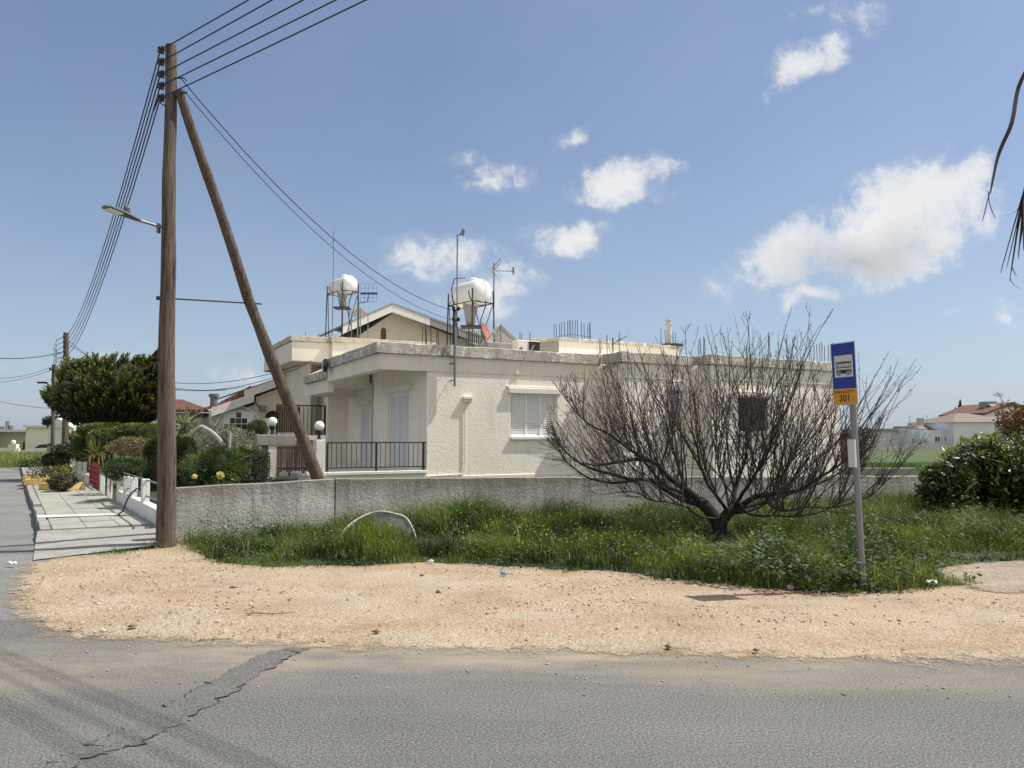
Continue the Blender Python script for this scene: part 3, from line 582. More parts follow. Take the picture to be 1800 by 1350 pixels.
# rear raised wing
ry=10.; ZR0,ZR1=hY(530,637,ry).z,hY(520,592,ry).z
xa=hY(528,700,ry+.6).x; xb=hY(546,700,ry+.6).x; xo=hY(513,600,ry-.4).x; xo2=hY(576,600,ry-.4).x; xo3=hY(740,600,ry-.4).x+.5
rw=MB(); rw.box(xa,xb,ry+.6,ry+.9,0,ZR0); zbal=hY(540,765,ry).z; xe=hY(577,700,ry).x
rw.box(xb,xe+1.2,ry+1.6,ry+1.8,zbal,ZR0); rw.box(xa,xe+1.,ry+.9,ry+1.2,0,zbal-.2); rw.box(xe,xe+1.5,ry-.0,ry+1.59,0,ZR0-.002); rw.box(xe+1.5,xo3-.1,ry+.05,ry+.3,3.0,ZR0-.002); rw.box(xa,xa+.2,ry+.9,ry+6,0,ZR0)
obj('wall',rw,M['cream_smooth'],hs)
rr=MB(); rr.cbox(xo,xo2+.1,ry-.4,ry+5,ZR0,ZR1-.2,.02); rr.box(xo2+.1,xo3,ry-.7,ry+5,ZR0+.05,ZR1-.2); rr_=obj('roof',rr,M['cream_smooth'],hs)
e=MB(); edge(e,[(xo-.05,ry+5),(xo-.05,ry-.45),(xo2+.05,ry-.45),(xo2+.05,ry-.76),(xo3,ry-.76)],ZR1-.2,ZR1,1,th=.5,seed=9); obj('parapet',e,concrete('whitish_parapet',(.42,.36,.25),(.74,.69,.58),1.7,(.2,.17,.12),.64,1.,14,.03),hs)
q_=MB(); q_.box(xa-.9,xe-.01,ry-.2,ry+1.6,zbal-.18,zbal); obj('balcony',q_,M['sill'],hs)
q_=MB(); q_.box(xb+.05,xe-.05,ry+1.56,ry+1.6,zbal,ZR0-.6)
for i in range(1,4): xx=lerp(xb,xe,i/4); q_.box(xx-.015,xx+.015,ry+1.54,ry+1.56,zbal,ZR0-.6)
obj('door',q_,M['shutter'],hs)
zr=hY(540,712,ry-.15).z; q_=MB(); xl2=hY(486,712,ry-.15).x; xm=hY(527,712,ry-.15).x; xr2=hY(573,712,ry-.15).x
q_.box(xl2,xr2,ry-.17,ry-.13,zr-.04,zr)
for xx in (xl2,xr2-.05): q_.box(xx,xx+.05,ry-.175,ry-.125,zbal,zr-.04)
xx=xm
while xx<xr2: q_.tube([(xx,ry-.15,zbal),(xx,ry-.15,zr-.04)],.012,6); xx+=.15
rl=obj('railing',q_,M['iron'],hs); tag(rl,'dark balcony railing backed by brown slats'); q_=MB(); xx=xl2+.02
while xx<xm: wd=random.uniform(.05,.09); q_.box(xx,xx+wd,ry-.12,ry-.1,zbal+.1,zr-.05+random.uniform(-.03,.01)); xx+=wd+.012
obj('slat_screen',q_,M['brown_slat'],rl)
# raised block on the roof
yb=4.2; x0=hY(952,600,yb).x; x1=hY(1196,600,yb).x; zt=hY(1012,595,yb).z
p_=MB(); p_.box(x0+.7,x1,yb,yb+3,3.6,zt-.12); obj('wall',p_,M['cream'],hs); pe=MB(); pe.prism([(x0-.4,yb+1.2,3.6),(x0+.7,yb+.001,3.6),(x0+.7,yb+.001,zt-.12),(x0-.4,yb+1.2,zt-.14)],(.01,2.5,0)); obj('wall',pe,M['pave'],hs)
e=MB(); edge(e,[(x0-.45,yb+1.2),(x0+.68,yb-.04),(x1+.08,yb-.04),(x1+.08,yb+3)],zt-.13,zt,1,th=.6,seed=13); obj('parapet',e,M['roofedge'],hs)
# chimney pipe
cp=hY(1176,601,yb+.5); ch=MB(); ztop=hY(1176,562,yb+.5).z; ch.lathe((cp.x,yb+.5,zt-.1),Z3,[(0,.11),(.0,.11),(ztop-zt-.1,.10),(ztop-zt-.1,.15),(ztop-zt-.02,.15),(ztop-zt-.02,.08),(ztop-zt+.06,.08),(ztop-zt+.06,.14),(ztop-zt+.12,.14)],14)
obj('chimney',ch,concrete('chimney_white',(.5,.48,.42),(.75,.73,.68),6,None),hs)
ch=MB(); ch.lathe((cp.x-.05,yb+.35,zt+.0),Z3,[(0,.42),(.05,.5),(.09,.42),(.1,.1)],20); o_=obj('rubber_mat',ch,M['cable'],None); o_.parent=hs
# rebars
def rebars(lst,y,z0,name='rebar',rad=.011):
    for px,py in lst:
        a=hY(px,py,y); m_=MB(); lx=random.uniform(-.03,.03); m_.tube([(a.x+lx,y,z0),(a.x,y+random.uniform(-.03,.03),a.z)],rad,5); obj(name,m_,M['rust'],hs)
rebars([(974,569),(978,571),(983,570),(988,567),(992,566),(997,564),(1001,563),(1003,562),(1006,563),(1011,564),(1015,563),(1022,566),(1027,568),(1033,571),(1037,566),(1038,568)],yb+.9,zt-.12)
m_=MB(); m_.tube([hY(973,594,yb+.9),hY(990,590,yb+.9),hY(1003,587,yb+.9),hY(1020,590,yb+.9),hY(1040,592,yb+.9)],.008,5); obj('rebar_tie',m_,M['rust'],hs)
rebars([(1053,596),(1056,597),(1067,588),(1076,593),(1078,595),(1088,585)],.2,3.7)
rebars([(1161,578),(1183,583),(1169,580),(1187,585)],yb+.6,zt-.1)
rebars([(1228,597),(1231,594),(1236,592),(1239,595)],-.9,3.7); rebars([(1350,585),(1353,590),(1382,588),(1355,620)],-1.2,3.7)
rebars([(1421,592+i%3*4) for i in range(1)]+[(1425+i*5,600+(i*7)%9) for i in range(9)],-.8,3.7)
rebars([(914,584),(918,586),(931,583)],2.0,3.6)
rebars([(743,575),(748,573),(750,578),(757,574),(769,576),(770,580)],.9,3.65)
rebars([(537,584),(560,586),(573,589),(575,590),(580,587)],ry+1.5,ZR1-.1)
rebars([(826,582),(830,578),(834,580),(838,582),(842,580),(820,584)],2.4,3.6)
for a_,b_,yy in (((1086,600),(1103,590),-.4),((1077,606),(1092,594),-.6)): m_=MB(); m_.tube([hY(*a_,yy),hY(*b_,yy)],.01,5); obj('bent_rebar',m_,M['rust'],hs)
# bricks in reddish clay on the rear roof
m_=MB()
for i in range(5): q=hY(553+i*4.4,592,ry+.9); m_.cbox(q.x,q.x+.13,ry+.9,ry+1.1,ZR1-.15,ZR1+.0+.05*(i%2),.01)
obj('clay_bricks',m_,plain('clay_brick',(.45,.13,.07),.8,0,.3),hs)
# low roof slab pieces near dish and AC box
m_=MB(); q=hY(857,600,1.5); q2=hY(905,604,1.5); m_.cbox(q.x,q2.x,1.5,2.7,3.6,q.z,.03); obj('roof_block',m_,M['concrete'],hs)
# pole bracket standing at wall (service mast)
mx_=hY(799,560,-.13).x; ms=MB(); ms.tube([(mx_,-.16,2.95),(mx_,-.16,hY(799,545,-.16).z)],.035,8)
mast=obj('service_mast',ms,M['galv'],hs); ms=MB(); zt=hY(799,545,-.16).z
for z in (zt,zt-.28): ms.tube([(mx_-.1,-.22,z),(mx_+.1,-.22,z)],.02,6); ms.lathe((mx_-.07,-.22,z-.02),Z3,[(0,.04),(.08,.05),(.1,.02)],8); ms.lathe((mx_+.07,-.22,z-.02),Z3,[(0,.04),(.08,.05),(.1,.02)],8)
for z in (3.1,3.55): ms.tube([(mx_,-.16,z),(mx_-.08,-.1,z),(mx_-.1,-.02,z-.03)],.012,6)
ms.tube([(mx_-.04,-.16,zt),(mx_-.06,-.18,4.05)],.022,6); obj('insulator_bracket',ms,M['cable'],mast)
ms=MB(); ms.tube([(mx_-.35,-.14,3.7),(mx_-.28,-.14,3.95),(mx_-.2,-.16,3.75),(mx_,-.16,3.72)],.01,5)
ms.tube([(mx_-.05,-.2,zt),(mx_-.12,-.2,zt+.55),(mx_+.0,-.1,zt+.85),(mx_+.4,.1,zt+.95)],.014,6); ms.tube([(mx_+.02,-.16,zt-.3),(mx_+.12,-.1,zt-.6),(mx_+.15,-.1,zt-.75)],.012,6); obj('cable_loop',ms,M['cable'],mast)
# small lamp bracket on facade at window
q=hY(910,655,-.05); ms=MB(); q2=hY(938,607,-.15); ms.tube([(q.x,-.02,q.z-.02),(q2.x,-.18,q2.z)],.016,6); ms.tube([(q.x,-.02,q.z),(q.x+.02,-.02,q.z-.25)],.01,6); ms.box(q.x-.06,q.x+.04,-.06,-.03,q.z-.04,q.z+.04); obj('antenna_stay',ms,M['sill'],hs)
# wall lamp of glass under the terrace roof edge
q=hX(572,642,-1.5); ms=MB(); ms.lathe((-1.5,q.y,q.z),X3,[(-.08,.05),(-.07,.17),(-.03,.2),(.03,.2),(.05,.1)],18); obj('round_floodlight',ms,M['glass'],hs); 
# hairline plaster crack hook by the corner
# ---- globe lamps
def globe(label,loc,r=.155):
    t=thing('globe_lamp',label,'lamp',loc,0,'white globe lamps on the entrance pillars'); m_=MB(); m_.lathe((0,0,0),Z3,[(0,.07),(.02,.07),(.03,.035),(.12,.035),(.13,.075),(.2,.085),(.22,.06)],14); obj('base',m_,M['iron'],t)
    m_=MB(); m_.sphere((0,0,.22+r*.93),r,24,14); obj('globe',m_,M['globe'],t,smooth=True)
def HW(v): return HF.A+HF.T*v[0]+HF.U*v[1]+Vector((0,0,v[2]))
globe('white globe lamp on the pale pillar at the left end of the terrace railing',HW((xp1,.07,zp1)),.12)
globe('smaller white globe lamp on the beam left of the leaning brace pole',HW((xpost,1.35,zt3)),.115)
# ================================================================ ROOF EQUIPMENT (things standing on the roof)
def water_tank(label,c,r,L,axis,frame_h,zroof,cone=True,seed=0,extra=None):
    base=Vector((c[0],c[1],zroof)); t=thing('water_tank',label,'water tank',tuple(base),0,'solar water heaters on the roof'); ax=Vector((math.cos(axis),math.sin(axis),0)); sd=Vector((-ax.y,ax.x,0)); zc=c[2]-zroof
    m_=MB(); m_.lathe(Vector((0,0,zc))-ax*L/2,ax,[(0,.001),(.02,r*.35),(.06,r*.7),(.13,r*.92),(.2,r),(L*.5,r*1.01),(L-.2,r),(L-.13,r*.92),(L-.06,r*.7),(L-.02,r*.35),(L,.001)],32); m_.lathe((0,0,zc+r*.93)-ax*.25 if False else Vector((0,0,zc+r*.9))-ax*(-L*.1),Z3,[(0,.2*r/.5),(.09,.2*r/.5),(.12,.15*r/.5)],20)
    obj('tank',m_,M['tank'],t,smooth=True)
    m_=MB(); zt_=zc-r*.75; m_.lathe((0,0,zt_)-ax*0 if False else Vector((0,0,zt_)),-Z3,[(0,r*.62),(.05,r*.62),(r*1.6,r*.36),(r*1.75,r*.3)],24); obj('cylinder',m_,M['tankgrey'],t,smooth=True)
    fr=MB(); hw=r*1.02; hl=L*.42
    for sx in (-1,1):
        for sy in (-1,1):
            p=ax*hl*sx+sd*hw*sy; fr.tube([(p.x*1.08,p.y*1.08,0),(p.x,p.y,zc+.05)],.022,6)
    for z in (.45,zc-r*.85,):
        for s_ in (-1,1):
            a_=ax*hl*s_-sd*hw; b_=ax*hl*s_+sd*hw; fr.tube([(a_.x,a_.y,z),(b_.x,b_.y,z)],.018,6); a_=-ax*hl+sd*hw*s_; b_=ax*hl+sd*hw*s_; fr.tube([(a_.x,a_.y,z),(b_.x,b_.y,z)],.018,6)
    for s_ in (-1,1):
        a_=ax*hl-sd*hw*s_; b_=ax*hl+sd*hw*s_; fr.tube([(a_.x,a_.y,.05),(b_.x,b_.y,zc-r*.85)],.013,6)
        a_=ax*hl*s_-sd*hw; pts=[]
        for k in range(13): tt=PI*k/12; pts.append(ax*hl*.7*s_+sd*(-math.cos(tt))*r*1.03+Z3*(zc-math.sin(tt)*r*1.03))
        fr.tube(pts,.014,6)
    fr.box(-.3,.3,-.3,.3,zc-r*2.6-.03,zc-r*2.6+.01); obj('frame',fr,M['rust'],t)
    pp=MB(); e_=ax*(L/2); pp.tube([(e_.x,e_.y,zc-.1-r*.5),(e_.x*1.05,e_.y*1.05,zc-r*1.1),(e_.x*.7,e_.y*.7,zc-r*2.2),(e_.x*.8,e_.y*.8,.05)],.016,6); pp.tube([(-e_.x*.9,-e_.y*.9,zc+r*.5),(-e_.x*1.2-sd.x*.2,-e_.y*1.2,zc-r*.5),(-e_.x-sd.x*.2,-e_.y,.1)],.016,6); obj('pipe',pp,M['cable'],t)
    return t
c=P(834,517,24.); water_tank('large white horizontal water tank with lid above the service mast',c-Vector((.12,0,0)),.40,1.5,R(-50),0,3.66)
c=P(607,503,29.5); water_tank('smaller white water tank on a tall steel frame at the left of the roof',c-Vector((.1,0,0)),.33,1.5,R(-50),0,4.75)
# second level: antennas
def grid_antenna(label,px,py0,py1,Y,kind,z0,group='rooftop antennas'):
    b0=P(px,py0,Y); tp=P(px,py1,Y); t=thing('antenna',label,'antenna',(b0.x,Y,z0),0,group); h=tp.z-z0
    m_=MB(); m_.tube([(0,0,0),(0,0,h)],.022 if kind!='whip' else .016,6); obj('mast',m_,M['galv'],t)
    m_=MB()
    if kind=='yagi':
        zc=h-.25
        for s_ in (-1,1):
            for k in range(6): zz=zc+s_*(.05+.05*k); m_.tube([(-.05+.05*k,-.28,zz),(-.05+.05*k,.28,zz)],.006,4)
            m_.tube([(-.07,-.28,zc),(.27-.05,-.28,zc+s_*.33)],.01,4); m_.tube([(-.07,.28,zc),(.27-.05,.28,zc+s_*.33)],.01,4)
        m_.tube([(-.05,0,zc),(.62,0,zc-.02)],.012,5)
        for k in range(5): m_.tube([(.2+k*.09,-.1,zc),(.2+k*.09,.1,zc)],.006,4)
        m_.box(.58,.64,-.12,.12,zc-.09,zc+.09)
    elif kind=='dishlet': m_.prism([(.02,-.02,h-.02),(.2,-.02,h-.05),(.24,-.02,h+.1),(.16,-.02,h+.2),(.1,-.02,h+.05)],(0,.04,0))
    elif kind=='whip': m_.tube([(0,0,h-.02),(0,0,h+.5)],.006,4); m_.tube([(0,0,h-.3),(-.15,0,h-.48)],.01,4)
    elif kind=='panel':
        m_.box(.1,.75,-.02,.02,h-.06,h+.02)
        for k in range(5): m_.tube([(.12+k*.15,-.04,h-.35),(.12+k*.15,-.04,h+.35)],.005,4)
        for zz in (-.35,-.18,.18,.35): m_.tube([(.12,-.04,h+zz),(.72,-.04,h+zz)],.005,4)
        m_.tube([(0,0,h-.4),(.35,0,h-.35),(.42,0,h-.05)],.018,5)
    obj('elements',m_,M['antblue'] if kind=='panel' else M['galv'],t)
grid_antenna('tall thin mast with a small white receiver beside the large tank',803,600,412,23.6,'dishlet',3.66)
grid_antenna('grid television antenna on a mast right of the large tank',868,600,462,23.8,'yagi',3.66)
grid_antenna('very tall whip aerial beside the smaller tank',584,590,408,29.,'whip',4.75)
grid_antenna('flat blue panel antenna on a bent arm right of the smaller tank',628,590,515,29.,'panel',4.75)
# satellite dish (rusty orange, edge on)
c=P(851,586,21.6); t=thing('satellite_dish','rusty orange satellite dish tilted on the roof below the large tank','satellite dish',(c.x,c.y,3.68)); ax=Vector((.88,-.30,.40)).normalized(); zc=c.z-3.68
m_=MB(); m_.lathe((0,0,zc),ax,[(.0,.03),(.012,.15),(.04,.22),(.08,.29),(.09,.29),(.05,.21),(.03,.15),(.02,.02)],28); obj('reflector',m_,M['dish'],t,smooth=True)
m_=MB(); m_.tube([(-.25,0,0),(-.05,.02,zc)],.02,6); m_.tube([(.2,0,0),(-.02,.02,zc)],.015,6); m_.tube([(0,0,zc)-Vector(ax)*0 if False else (0,0,zc-.3),tuple(Vector((0,0,zc))+ax*.45)],.012,6); m_.box(-.03,.03,-.03,.03,0,.02); obj('mount',m_,M['galv'],t)
# solar panel behind dish
def solar(label,pA,pB,pC,pD,Y0,Y1,zr,grp='solar panels'):
    a=P(*pA,Y0); b=P(*pB,Y0+.3); c_=P(*pC,Y1+.3); d_=P(*pD,Y1); t=thing('solar_panel',label,'solar panel',(a.x,a.y,zr),0,grp); o=Vector((a.x,a.y,zr)); n=(b-a).cross(d_-a).normalized()*.07
    m_=MB(); m_.prism([p-o for p in (a,b,c_,d_)],n); obj('panel',m_,M['panel'],t); m_=MB()
    for p in (a,b,c_,d_): q=p-o; m_.tube([(q.x,q.y,0),tuple(q)],.018,6)
    obj('stand',m_,M['galv'],t)
solar('grey tilted solar collector right of the orange dish',(868,586),(880,570),(915,602),(872,606),23.2,24.2,3.66)
solar('brownish tilted solar collector behind the smaller tank',(614,548),(634,541),(647,552),(618,558),31.,32.,4.8)
# box on the roof (air conditioner)
c=P(925,609,22.2); t=thing('air_conditioner','grey and black air conditioner unit lying on the roof edge','air conditioner',(c.x,c.y,P(925,621,22.2).z),R(28)); m_=MB(); m_.cbox(-.38,.38,-.15,.15,.02,.36,.015); obj('casing',m_,M['sill'],t); m_=MB(); m_.box(-.0,.36,-.17,-.151,.05,.33); obj('grille',m_,M['black'],t)
m_=MB(); m_.box(-.3,-.2,-.16,-.151,.1,.14); m_.box(-.37,.37,-.1,.1,-.0,.02); obj('foot',m_,M['iron'],t)
# ================================================================ UTILITY POLES
def irregular(pts,rad,n,seed,amp=.06,knots=4):
    m_=MB(); P_=[Vector(p) for p in pts]; L=[0]
    for a,b in zip(P_[:-1],P_[1:]): L.append(L[-1]+(b-a).length)
    out=[];rr=[];K=46
    for i in range(K+1):
        s=L[-1]*i/K; j=max(k for k in range(len(L)) if L[k]<=s+1e-9); j=min(j,len(P_)-2); q=(s-L[j])/(L[j+1]-L[j]); p=P_[j].lerp(P_[j+1],q)
        out.append(p+Vector((mn.noise(Vector((s*.5,seed,0))),mn.noise(Vector((s*.5,0,seed))),0))*.03); rr.append(lerp(rad[0],rad[1],s/L[-1])*(1+amp*mn.noise(Vector((s*1.7,seed,2)))))
    m_.tube(out,rr,n)
    for i in range(len(m_.v)):
        k=i%n; v=m_.v[i]; h=mn.noise(Vector((k*1.9,v[2]*.35,seed)))
        c=out[min(i//n,K)]; m_.v[i]=tuple(c+(Vector(v)-c)*(1+.055*h))
    return m_
B0=G(291,962); pt=P(300,80,B0.y); up=thing('utility_pole','tall weathered wooden pole with a leaning wooden brace and five insulators','utility pole',tuple(B0))
top=Vector((pt.x,B0.y,pt.z))
obj('pole',irregular([B0-Z3*.1,top],(.138,.08),20,3,.05),M['wood'],up,smooth=True,world=True)
bb=G(596,934); bt=P(316,158,B0.y-.05)
br_=obj('brace',irregular([bb,P(438,530,lerp(B0.y,bb.y,.53)),bt],(.108,.068),18,8,.1),M['wood'],up,smooth=True,world=True)
m_=MB(); m_.tube([P(278,524,B0.y-.16),P(303,525,B0.y),P(438,533,lerp(B0.y,bb.y,.52)),P(460,534.5,lerp(B0.y,bb.y,.54))],.012,6); m_.lathe(P(278,524,B0.y-.02),X3,[(-.02,.03),(.03,.03)],8); obj('tie_rod',m_,M['rust'],up,world=True)
insz=[]
for py in (88,109,130.5,151,172):
    q=P(282,py,B0.y-.02); m_=MB(); m_.tube([q+X3*.16,q],.012,6); m_.lathe(q-Z3*.05,Z3,[(0,.018),(.01,.042),(.035,.045),(.05,.028),(.065,.042),(.09,.04),(.1,.018)],12); m_.box(q.x+.02,q.x+.05,q.y-.02,q.y+.02,q.z-.06,q.z+.06); obj('insulator',m_,M['porcelain'],up,world=True); insz.append(q)
m_=MB(); q=P(318,137,B0.y-.1); m_.tube([q-X3*.1,q+X3*.05,q+X3*.09+Z3*-.04],.012,5); q=P(322,163,B0.y-.1); m_.tube([q-X3*.05,q+X3*.06],.014,5); q=insz[-1]; m_.tube([q-X3*.03,q+Vector((-.07,0,-.12)),q+Vector((-.1,0,-.2))],.014,5); m_.tube([q,q+Vector((.02,-.03,-.1)),q+Vector((.12,-.05,-.16))],.01,5); obj('bracket',m_,M['cable'],up,world=True)
# street lamp head on the pole
q=P(277,399,B0.y-.05); q1=P(240,386,B0.y-.35); q2=P(183,363,B0.y-.85)
t=thing('street_lamp','grey cobra head street lamp on a short arm of the wooden pole','street lamp',tuple(q)); m_=MB(); m_.tube([q+X3*.05,q1],.022,8); m_.box(q.x+.0,q.x+.03,q.y-.04,q.y+.04,q.z-.09,q.z+.05); obj('arm',m_,M['galv'],t,world=True)
d=(q2-q1); L=d.length; d.normalize(); sd=d.cross(Z3).normalized(); un=sd.cross(d); m_=MB(); prof=[(-.08,.03,.03),(0,.045,.04),(.12,.07,.045),(.3,.1,.045),(.5,.1,.032),(L-.04,.085,.028),(L,.05,.02)]; vs=[]
for s_,w_,h_ in prof:
    for k in range(10): tt=2*PI*k/10; vs.append(q1+d*s_+sd*w_*math.cos(tt)+un*(h_*math.sin(tt)*(1. if math.sin(tt)>0 else .5)))
m_.add(vs,[(i*10+k,i*10+(k+1)%10,(i+1)*10+(k+1)%10,(i+1)*10+k) for i in range(6) for k in range(10)]+[tuple(range(10)),tuple(60+k for k in range(10))]); hd=obj('lamp_head',m_,M['lampgrey'],t,smooth=True,world=True)
m_=MB(); m_.obox(q1+d*(L*.72)-un*.022,d,sd,un,L*.2,.075,.008); obj('lens',m_,M['lens'],hd,world=True); m_=MB(); m_.lathe(q1+d*.17+un*.045,Z3,[(0,.04),(.07,.042),(.09,.03)],12); obj('photocell',m_,M['lampgrey'],hd,world=True)
# two poles further down the side street
def back_pole(label,px,pyb,pyt,Y,r0,r1,lamp=False):
    b0=P(px,770,Y); tp=P(px+.5,pyt,Y); t=thing('utility_pole',label,'utility pole',(b0.x,Y,0)); obj('pole',irregular([(b0.x,Y,-.1),(tp.x,Y,tp.z)],(r0,r1),10,px,.04),M['wood'],t,smooth=True,world=True); return t,tp
p2,tp2=back_pole('wooden pole rising left of the dark tree where the five wires end',116,820,585,37,.15,.12)
ends=[]
for i in range(5):
    q=P(118-5,592+i*8.5,36.9); m_=MB(); m_.tube([q,q+X3*.1],.012,5); m_.lathe(q-Z3*.07,Z3,[(0,.05),(.05,.06),(.1,.06),(.14,.03)],8); obj('insulator',m_,M['porcelain'],p2,world=True); ends.append(q)
m_=MB()
for i in range(5): q=ends[i]; m_.tube([q,q+Vector((-.35,0,-.15)),q+Vector((-.5,0,-.6-.1*i)),q+Vector((-.1,0,-.9+.1*i))],.014,4)
obj('jumper_cable',m_,M['cable'],p2,world=True)
p3,tp3=back_pole('thin dark pole with small lamp arms, farthest down the side street',94.5,805,641,50,.13,.11)
m_=MB(); m_.tube([P(95,650,49.9),P(87,648,49.9)],.05,5); m_.tube([P(87,649,49.9),P(109,655,49.9)],.05,5); m_.tube([P(93,679,49.9),P(75,672,49.8)],.03,5); m_.box(*[v for v in (P(75,672,49.8).x-.3,P(82,672,49.8).x,49.7,49.9,P(75,674,49.8).z,P(75,671,49.8).z)]); obj('lamp_arm',m_,M['rust'],p3,world=True)
# ---- wires
def wire(name,label,a,b,sag,r,group,n=28):
    t=thing(name,label,'power line',tuple(a),0,group); m_=MB(); pts=[]
    for i in range(n+1):
        s=i/n; p=Vector(a).lerp(Vector(b),s); p.z-=4*sag*s*(1-s); pts.append(p)
    m_.tube(pts,r,5); obj('cable',m_,M['cable'],t,world=True)
pos=['topmost','second','third','fourth','lowest']
rr=[.0095]*5
for i,px in enumerate((432,470,520,572,620)):
    a=insz[i]; dr=ray(px,0); zt=a.z; k=(zt-.05-H)/dr[2]; e=Vector((dr[0]*k,dr[1]*k,zt-.05)); dd=(e-a); dd.z=0; dd.normalize(); 
    b=a+dd*34; b.z=a.z
    wire('power_line','%s of the five wires running from the wooden pole up out of the frame'%pos[i],a,b,.28,.0095,'wires leading over the camera')
    wire('power_line','%s of the five sagging wires going left from the wooden pole to the far pole'%pos[i],a,ends[i],.95,.011,'wires along the side street')
mt=HW(hY(797,546,-.22)); mt2=HW(hY(797,563,-.22))
wire('service_cable','upper service wire from the wooden pole to the mast on the house wall',P(318,138,B0.y),mt,.62,.008,'service wires to the house')
wire('service_cable','lower service wire from the wooden pole to the mast on the house wall',P(322,158,B0.y),mt2,.62,.006,'service wires to the house')
for lab,a,b,s_,r_ in (('wire crossing the sky left of the far wooden pole',P(-40,626,30),P(112,618,36.8),.2,.018),('upper thin wire left of the farthest pole',P(-60,652,70),P(92,645,49.8),.7,.015),('lower thin wire left of the farthest pole',P(-60,668,70),P(92,650,49.8),.5,.015),('thin low wire drooping left of the farthest pole',P(-40,694,60),P(92,718,49.8),.2,.015),('steep short wire between the two far poles',P(96,645,49.8),P(116,612,37),.3,.018),
    ('wire from the far pole to the raised wing of the house',P(122,600,36.9),P(540,640,28),1.6,.012),('lower wire from the far pole towards the neighbour gable',P(122,606,36.9),P(430,680,38),.9,.012),('thin level wire behind the leaning brace',P(122,655,36.9),P(398,686,38),.3,.012),('wire through the gap behind the brace towards the balcony wing',P(250,664,33),P(548,634,27.5),.5,.012)):
    wire('overhead_wire',lab,a,b,s_,r_,'thin distant wires')
# ================================================================ BUS STOP SIGN
sb=G(1517,1040); t=thing('bus_stop_sign','blue bus stop sign with an orange number plate on a grey post in the weeds','bus stop sign',tuple(sb),0)
tp=P(1496,650,sb.y+.02); ax=(tp-sb).normalized(); m_=MB(); m_.tube([sb-ax*.1,sb+ax*((P(1497,604,sb.y)-sb).length)],.034,18); obj('post',m_,M['galv'],t,smooth=True,world=True)
# plate plane: left edge farther, right edge nearer
pl0=P(1471,713,sb.y+.08); pr0=P(1513,711,sb.y-.19)
ah=(pr0-pl0); W_=ah.length; ah.normalize(); av=ax; nrm=ah.cross(av).normalized(); av=nrm.cross(ah).normalized() if False else ax
Hs=(P(1467,605,sb.y+.08)-pl0).length; org=pl0+ (-nrm if nrm.y>0 else nrm)*0
if nrm.y>0: nrm=-nrm
org=pl0+nrm*.045
Q=lambda u,v,k=0.: org+ah*(u*W_)+av*(v*Hs)+nrm*k
def plate(mb,u0,u1,v0,v1,k0,k1): mb.prism([Q(u0,v0,k0),Q(u1,v0,k0),Q(u1,v1,k0),Q(u0,v1,k0)],nrm*(k1-k0))
m_=MB(); plate(m_,0,1,0,1,-.006,0); plate(m_,.45,.72,.2,.24,-.045,-.006); plate(m_,.45,.72,.8,.84,-.045,-.006); bp=obj('sign_back',m_,M['signgrey'],t,world=True)
m_=MB(); plate(m_,.02,.98,.262,.985,0,.0015); obj('blue_panel',m_,M['blue'],t,world=True)
m_=MB(); plate(m_,.02,.98,.01,.262,0,.0018); op=obj('number_plate',m_,M['orange'],t,world=True)
m_=MB(); plate(m_,.12,.89,.445,.795,.0015,.003); wp=obj('white_panel',m_,M['signwhite'],t,world=True)
k0,k1=.003,.0042; m_=MB()
plate(m_,.27,.82,.665,.69,k0,k1); plate(m_,.27,.82,.59,.605,k0,k1)
for u in (.27,.395,.50,.605,.71,.80): plate(m_,u,u+.02,.605,.665,k0,k1)
plate(m_,.19,.25,.67,.688,k0,k1); plate(m_,.19,.205,.605,.67,k0,k1); plate(m_,.235,.25,.605,.67,k0,k1); plate(m_,.19,.25,.585,.605,k0,k1)
plate(m_,.195,.82,.515,.563,k0,k1); plate(m_,.195,.235,.50,.515,k0,k1); plate(m_,.37,.62,.50,.515,k0,k1); plate(m_,.76,.82,.50,.515,k0,k1)
obj('bus_symbol',m_,M['black'],wp,world=True)
for u in (.30,.69):
    m_=MB(); c=Q(u,.505,k1)
    for r_,kk,mat,nm in ((.026,.0006,'signwhite','wheel_arch'),(.021,.001,'black','wheel'),(.011,.0014,'signwhite','hub'),(.0045,.0018,'black','axle')):
        m_=MB(); m_.lathe(c,nrm,[(0,r_),(kk,r_)],22); obj(nm,m_,M[mat],wp,world=True)
def text(s,size,u,v,mat,par,k=.003,bold=0.,sx=1.):
    cu=bpy.data.curves.new('lettering','FONT'); cu.body=s; cu.size=size; cu.align_x='CENTER'; cu.align_y='CENTER'; cu.extrude=.0004; cu.offset=bold
    o=bpy.data.objects.new('tmp',cu); C.objects.link(o); bpy.context.view_layer.update(); dg=bpy.context.evaluated_depsgraph_get(); me=bpy.data.meshes.new_from_object(o.evaluated_get(dg)); bpy.data.objects.remove(o)
    me.materials.clear(); me.materials.append(mat); r=par
    while r.parent: r=r.parent
    c=Q(u,v,k)-r.location; Mx=Matrix(((ah.x*sx,av.x,nrm.x,c.x),(ah.y*sx,av.y,nrm.y,c.y),(ah.z*sx,av.z,nrm.z,c.z),(0,0,0,1))); me.transform(Mx)
    o=bpy.data.objects.new('lettering',me); C.objects.link(o); o.parent=par
text('ΑΝΑΛΛΙΟΥ Β',.042,.48,.205,M['black'],op,.0024,.0006,1.); text('301',.098,.49,.105,M['black'],op,.0024,.0016)
m_=MB(); q=P(1498,797,sb.y-.05); m_.obox(q,ah,-nrm,ax,.042,.014,.145); obj('timetable_holder',m_,M['signwhite'],t,world=True)
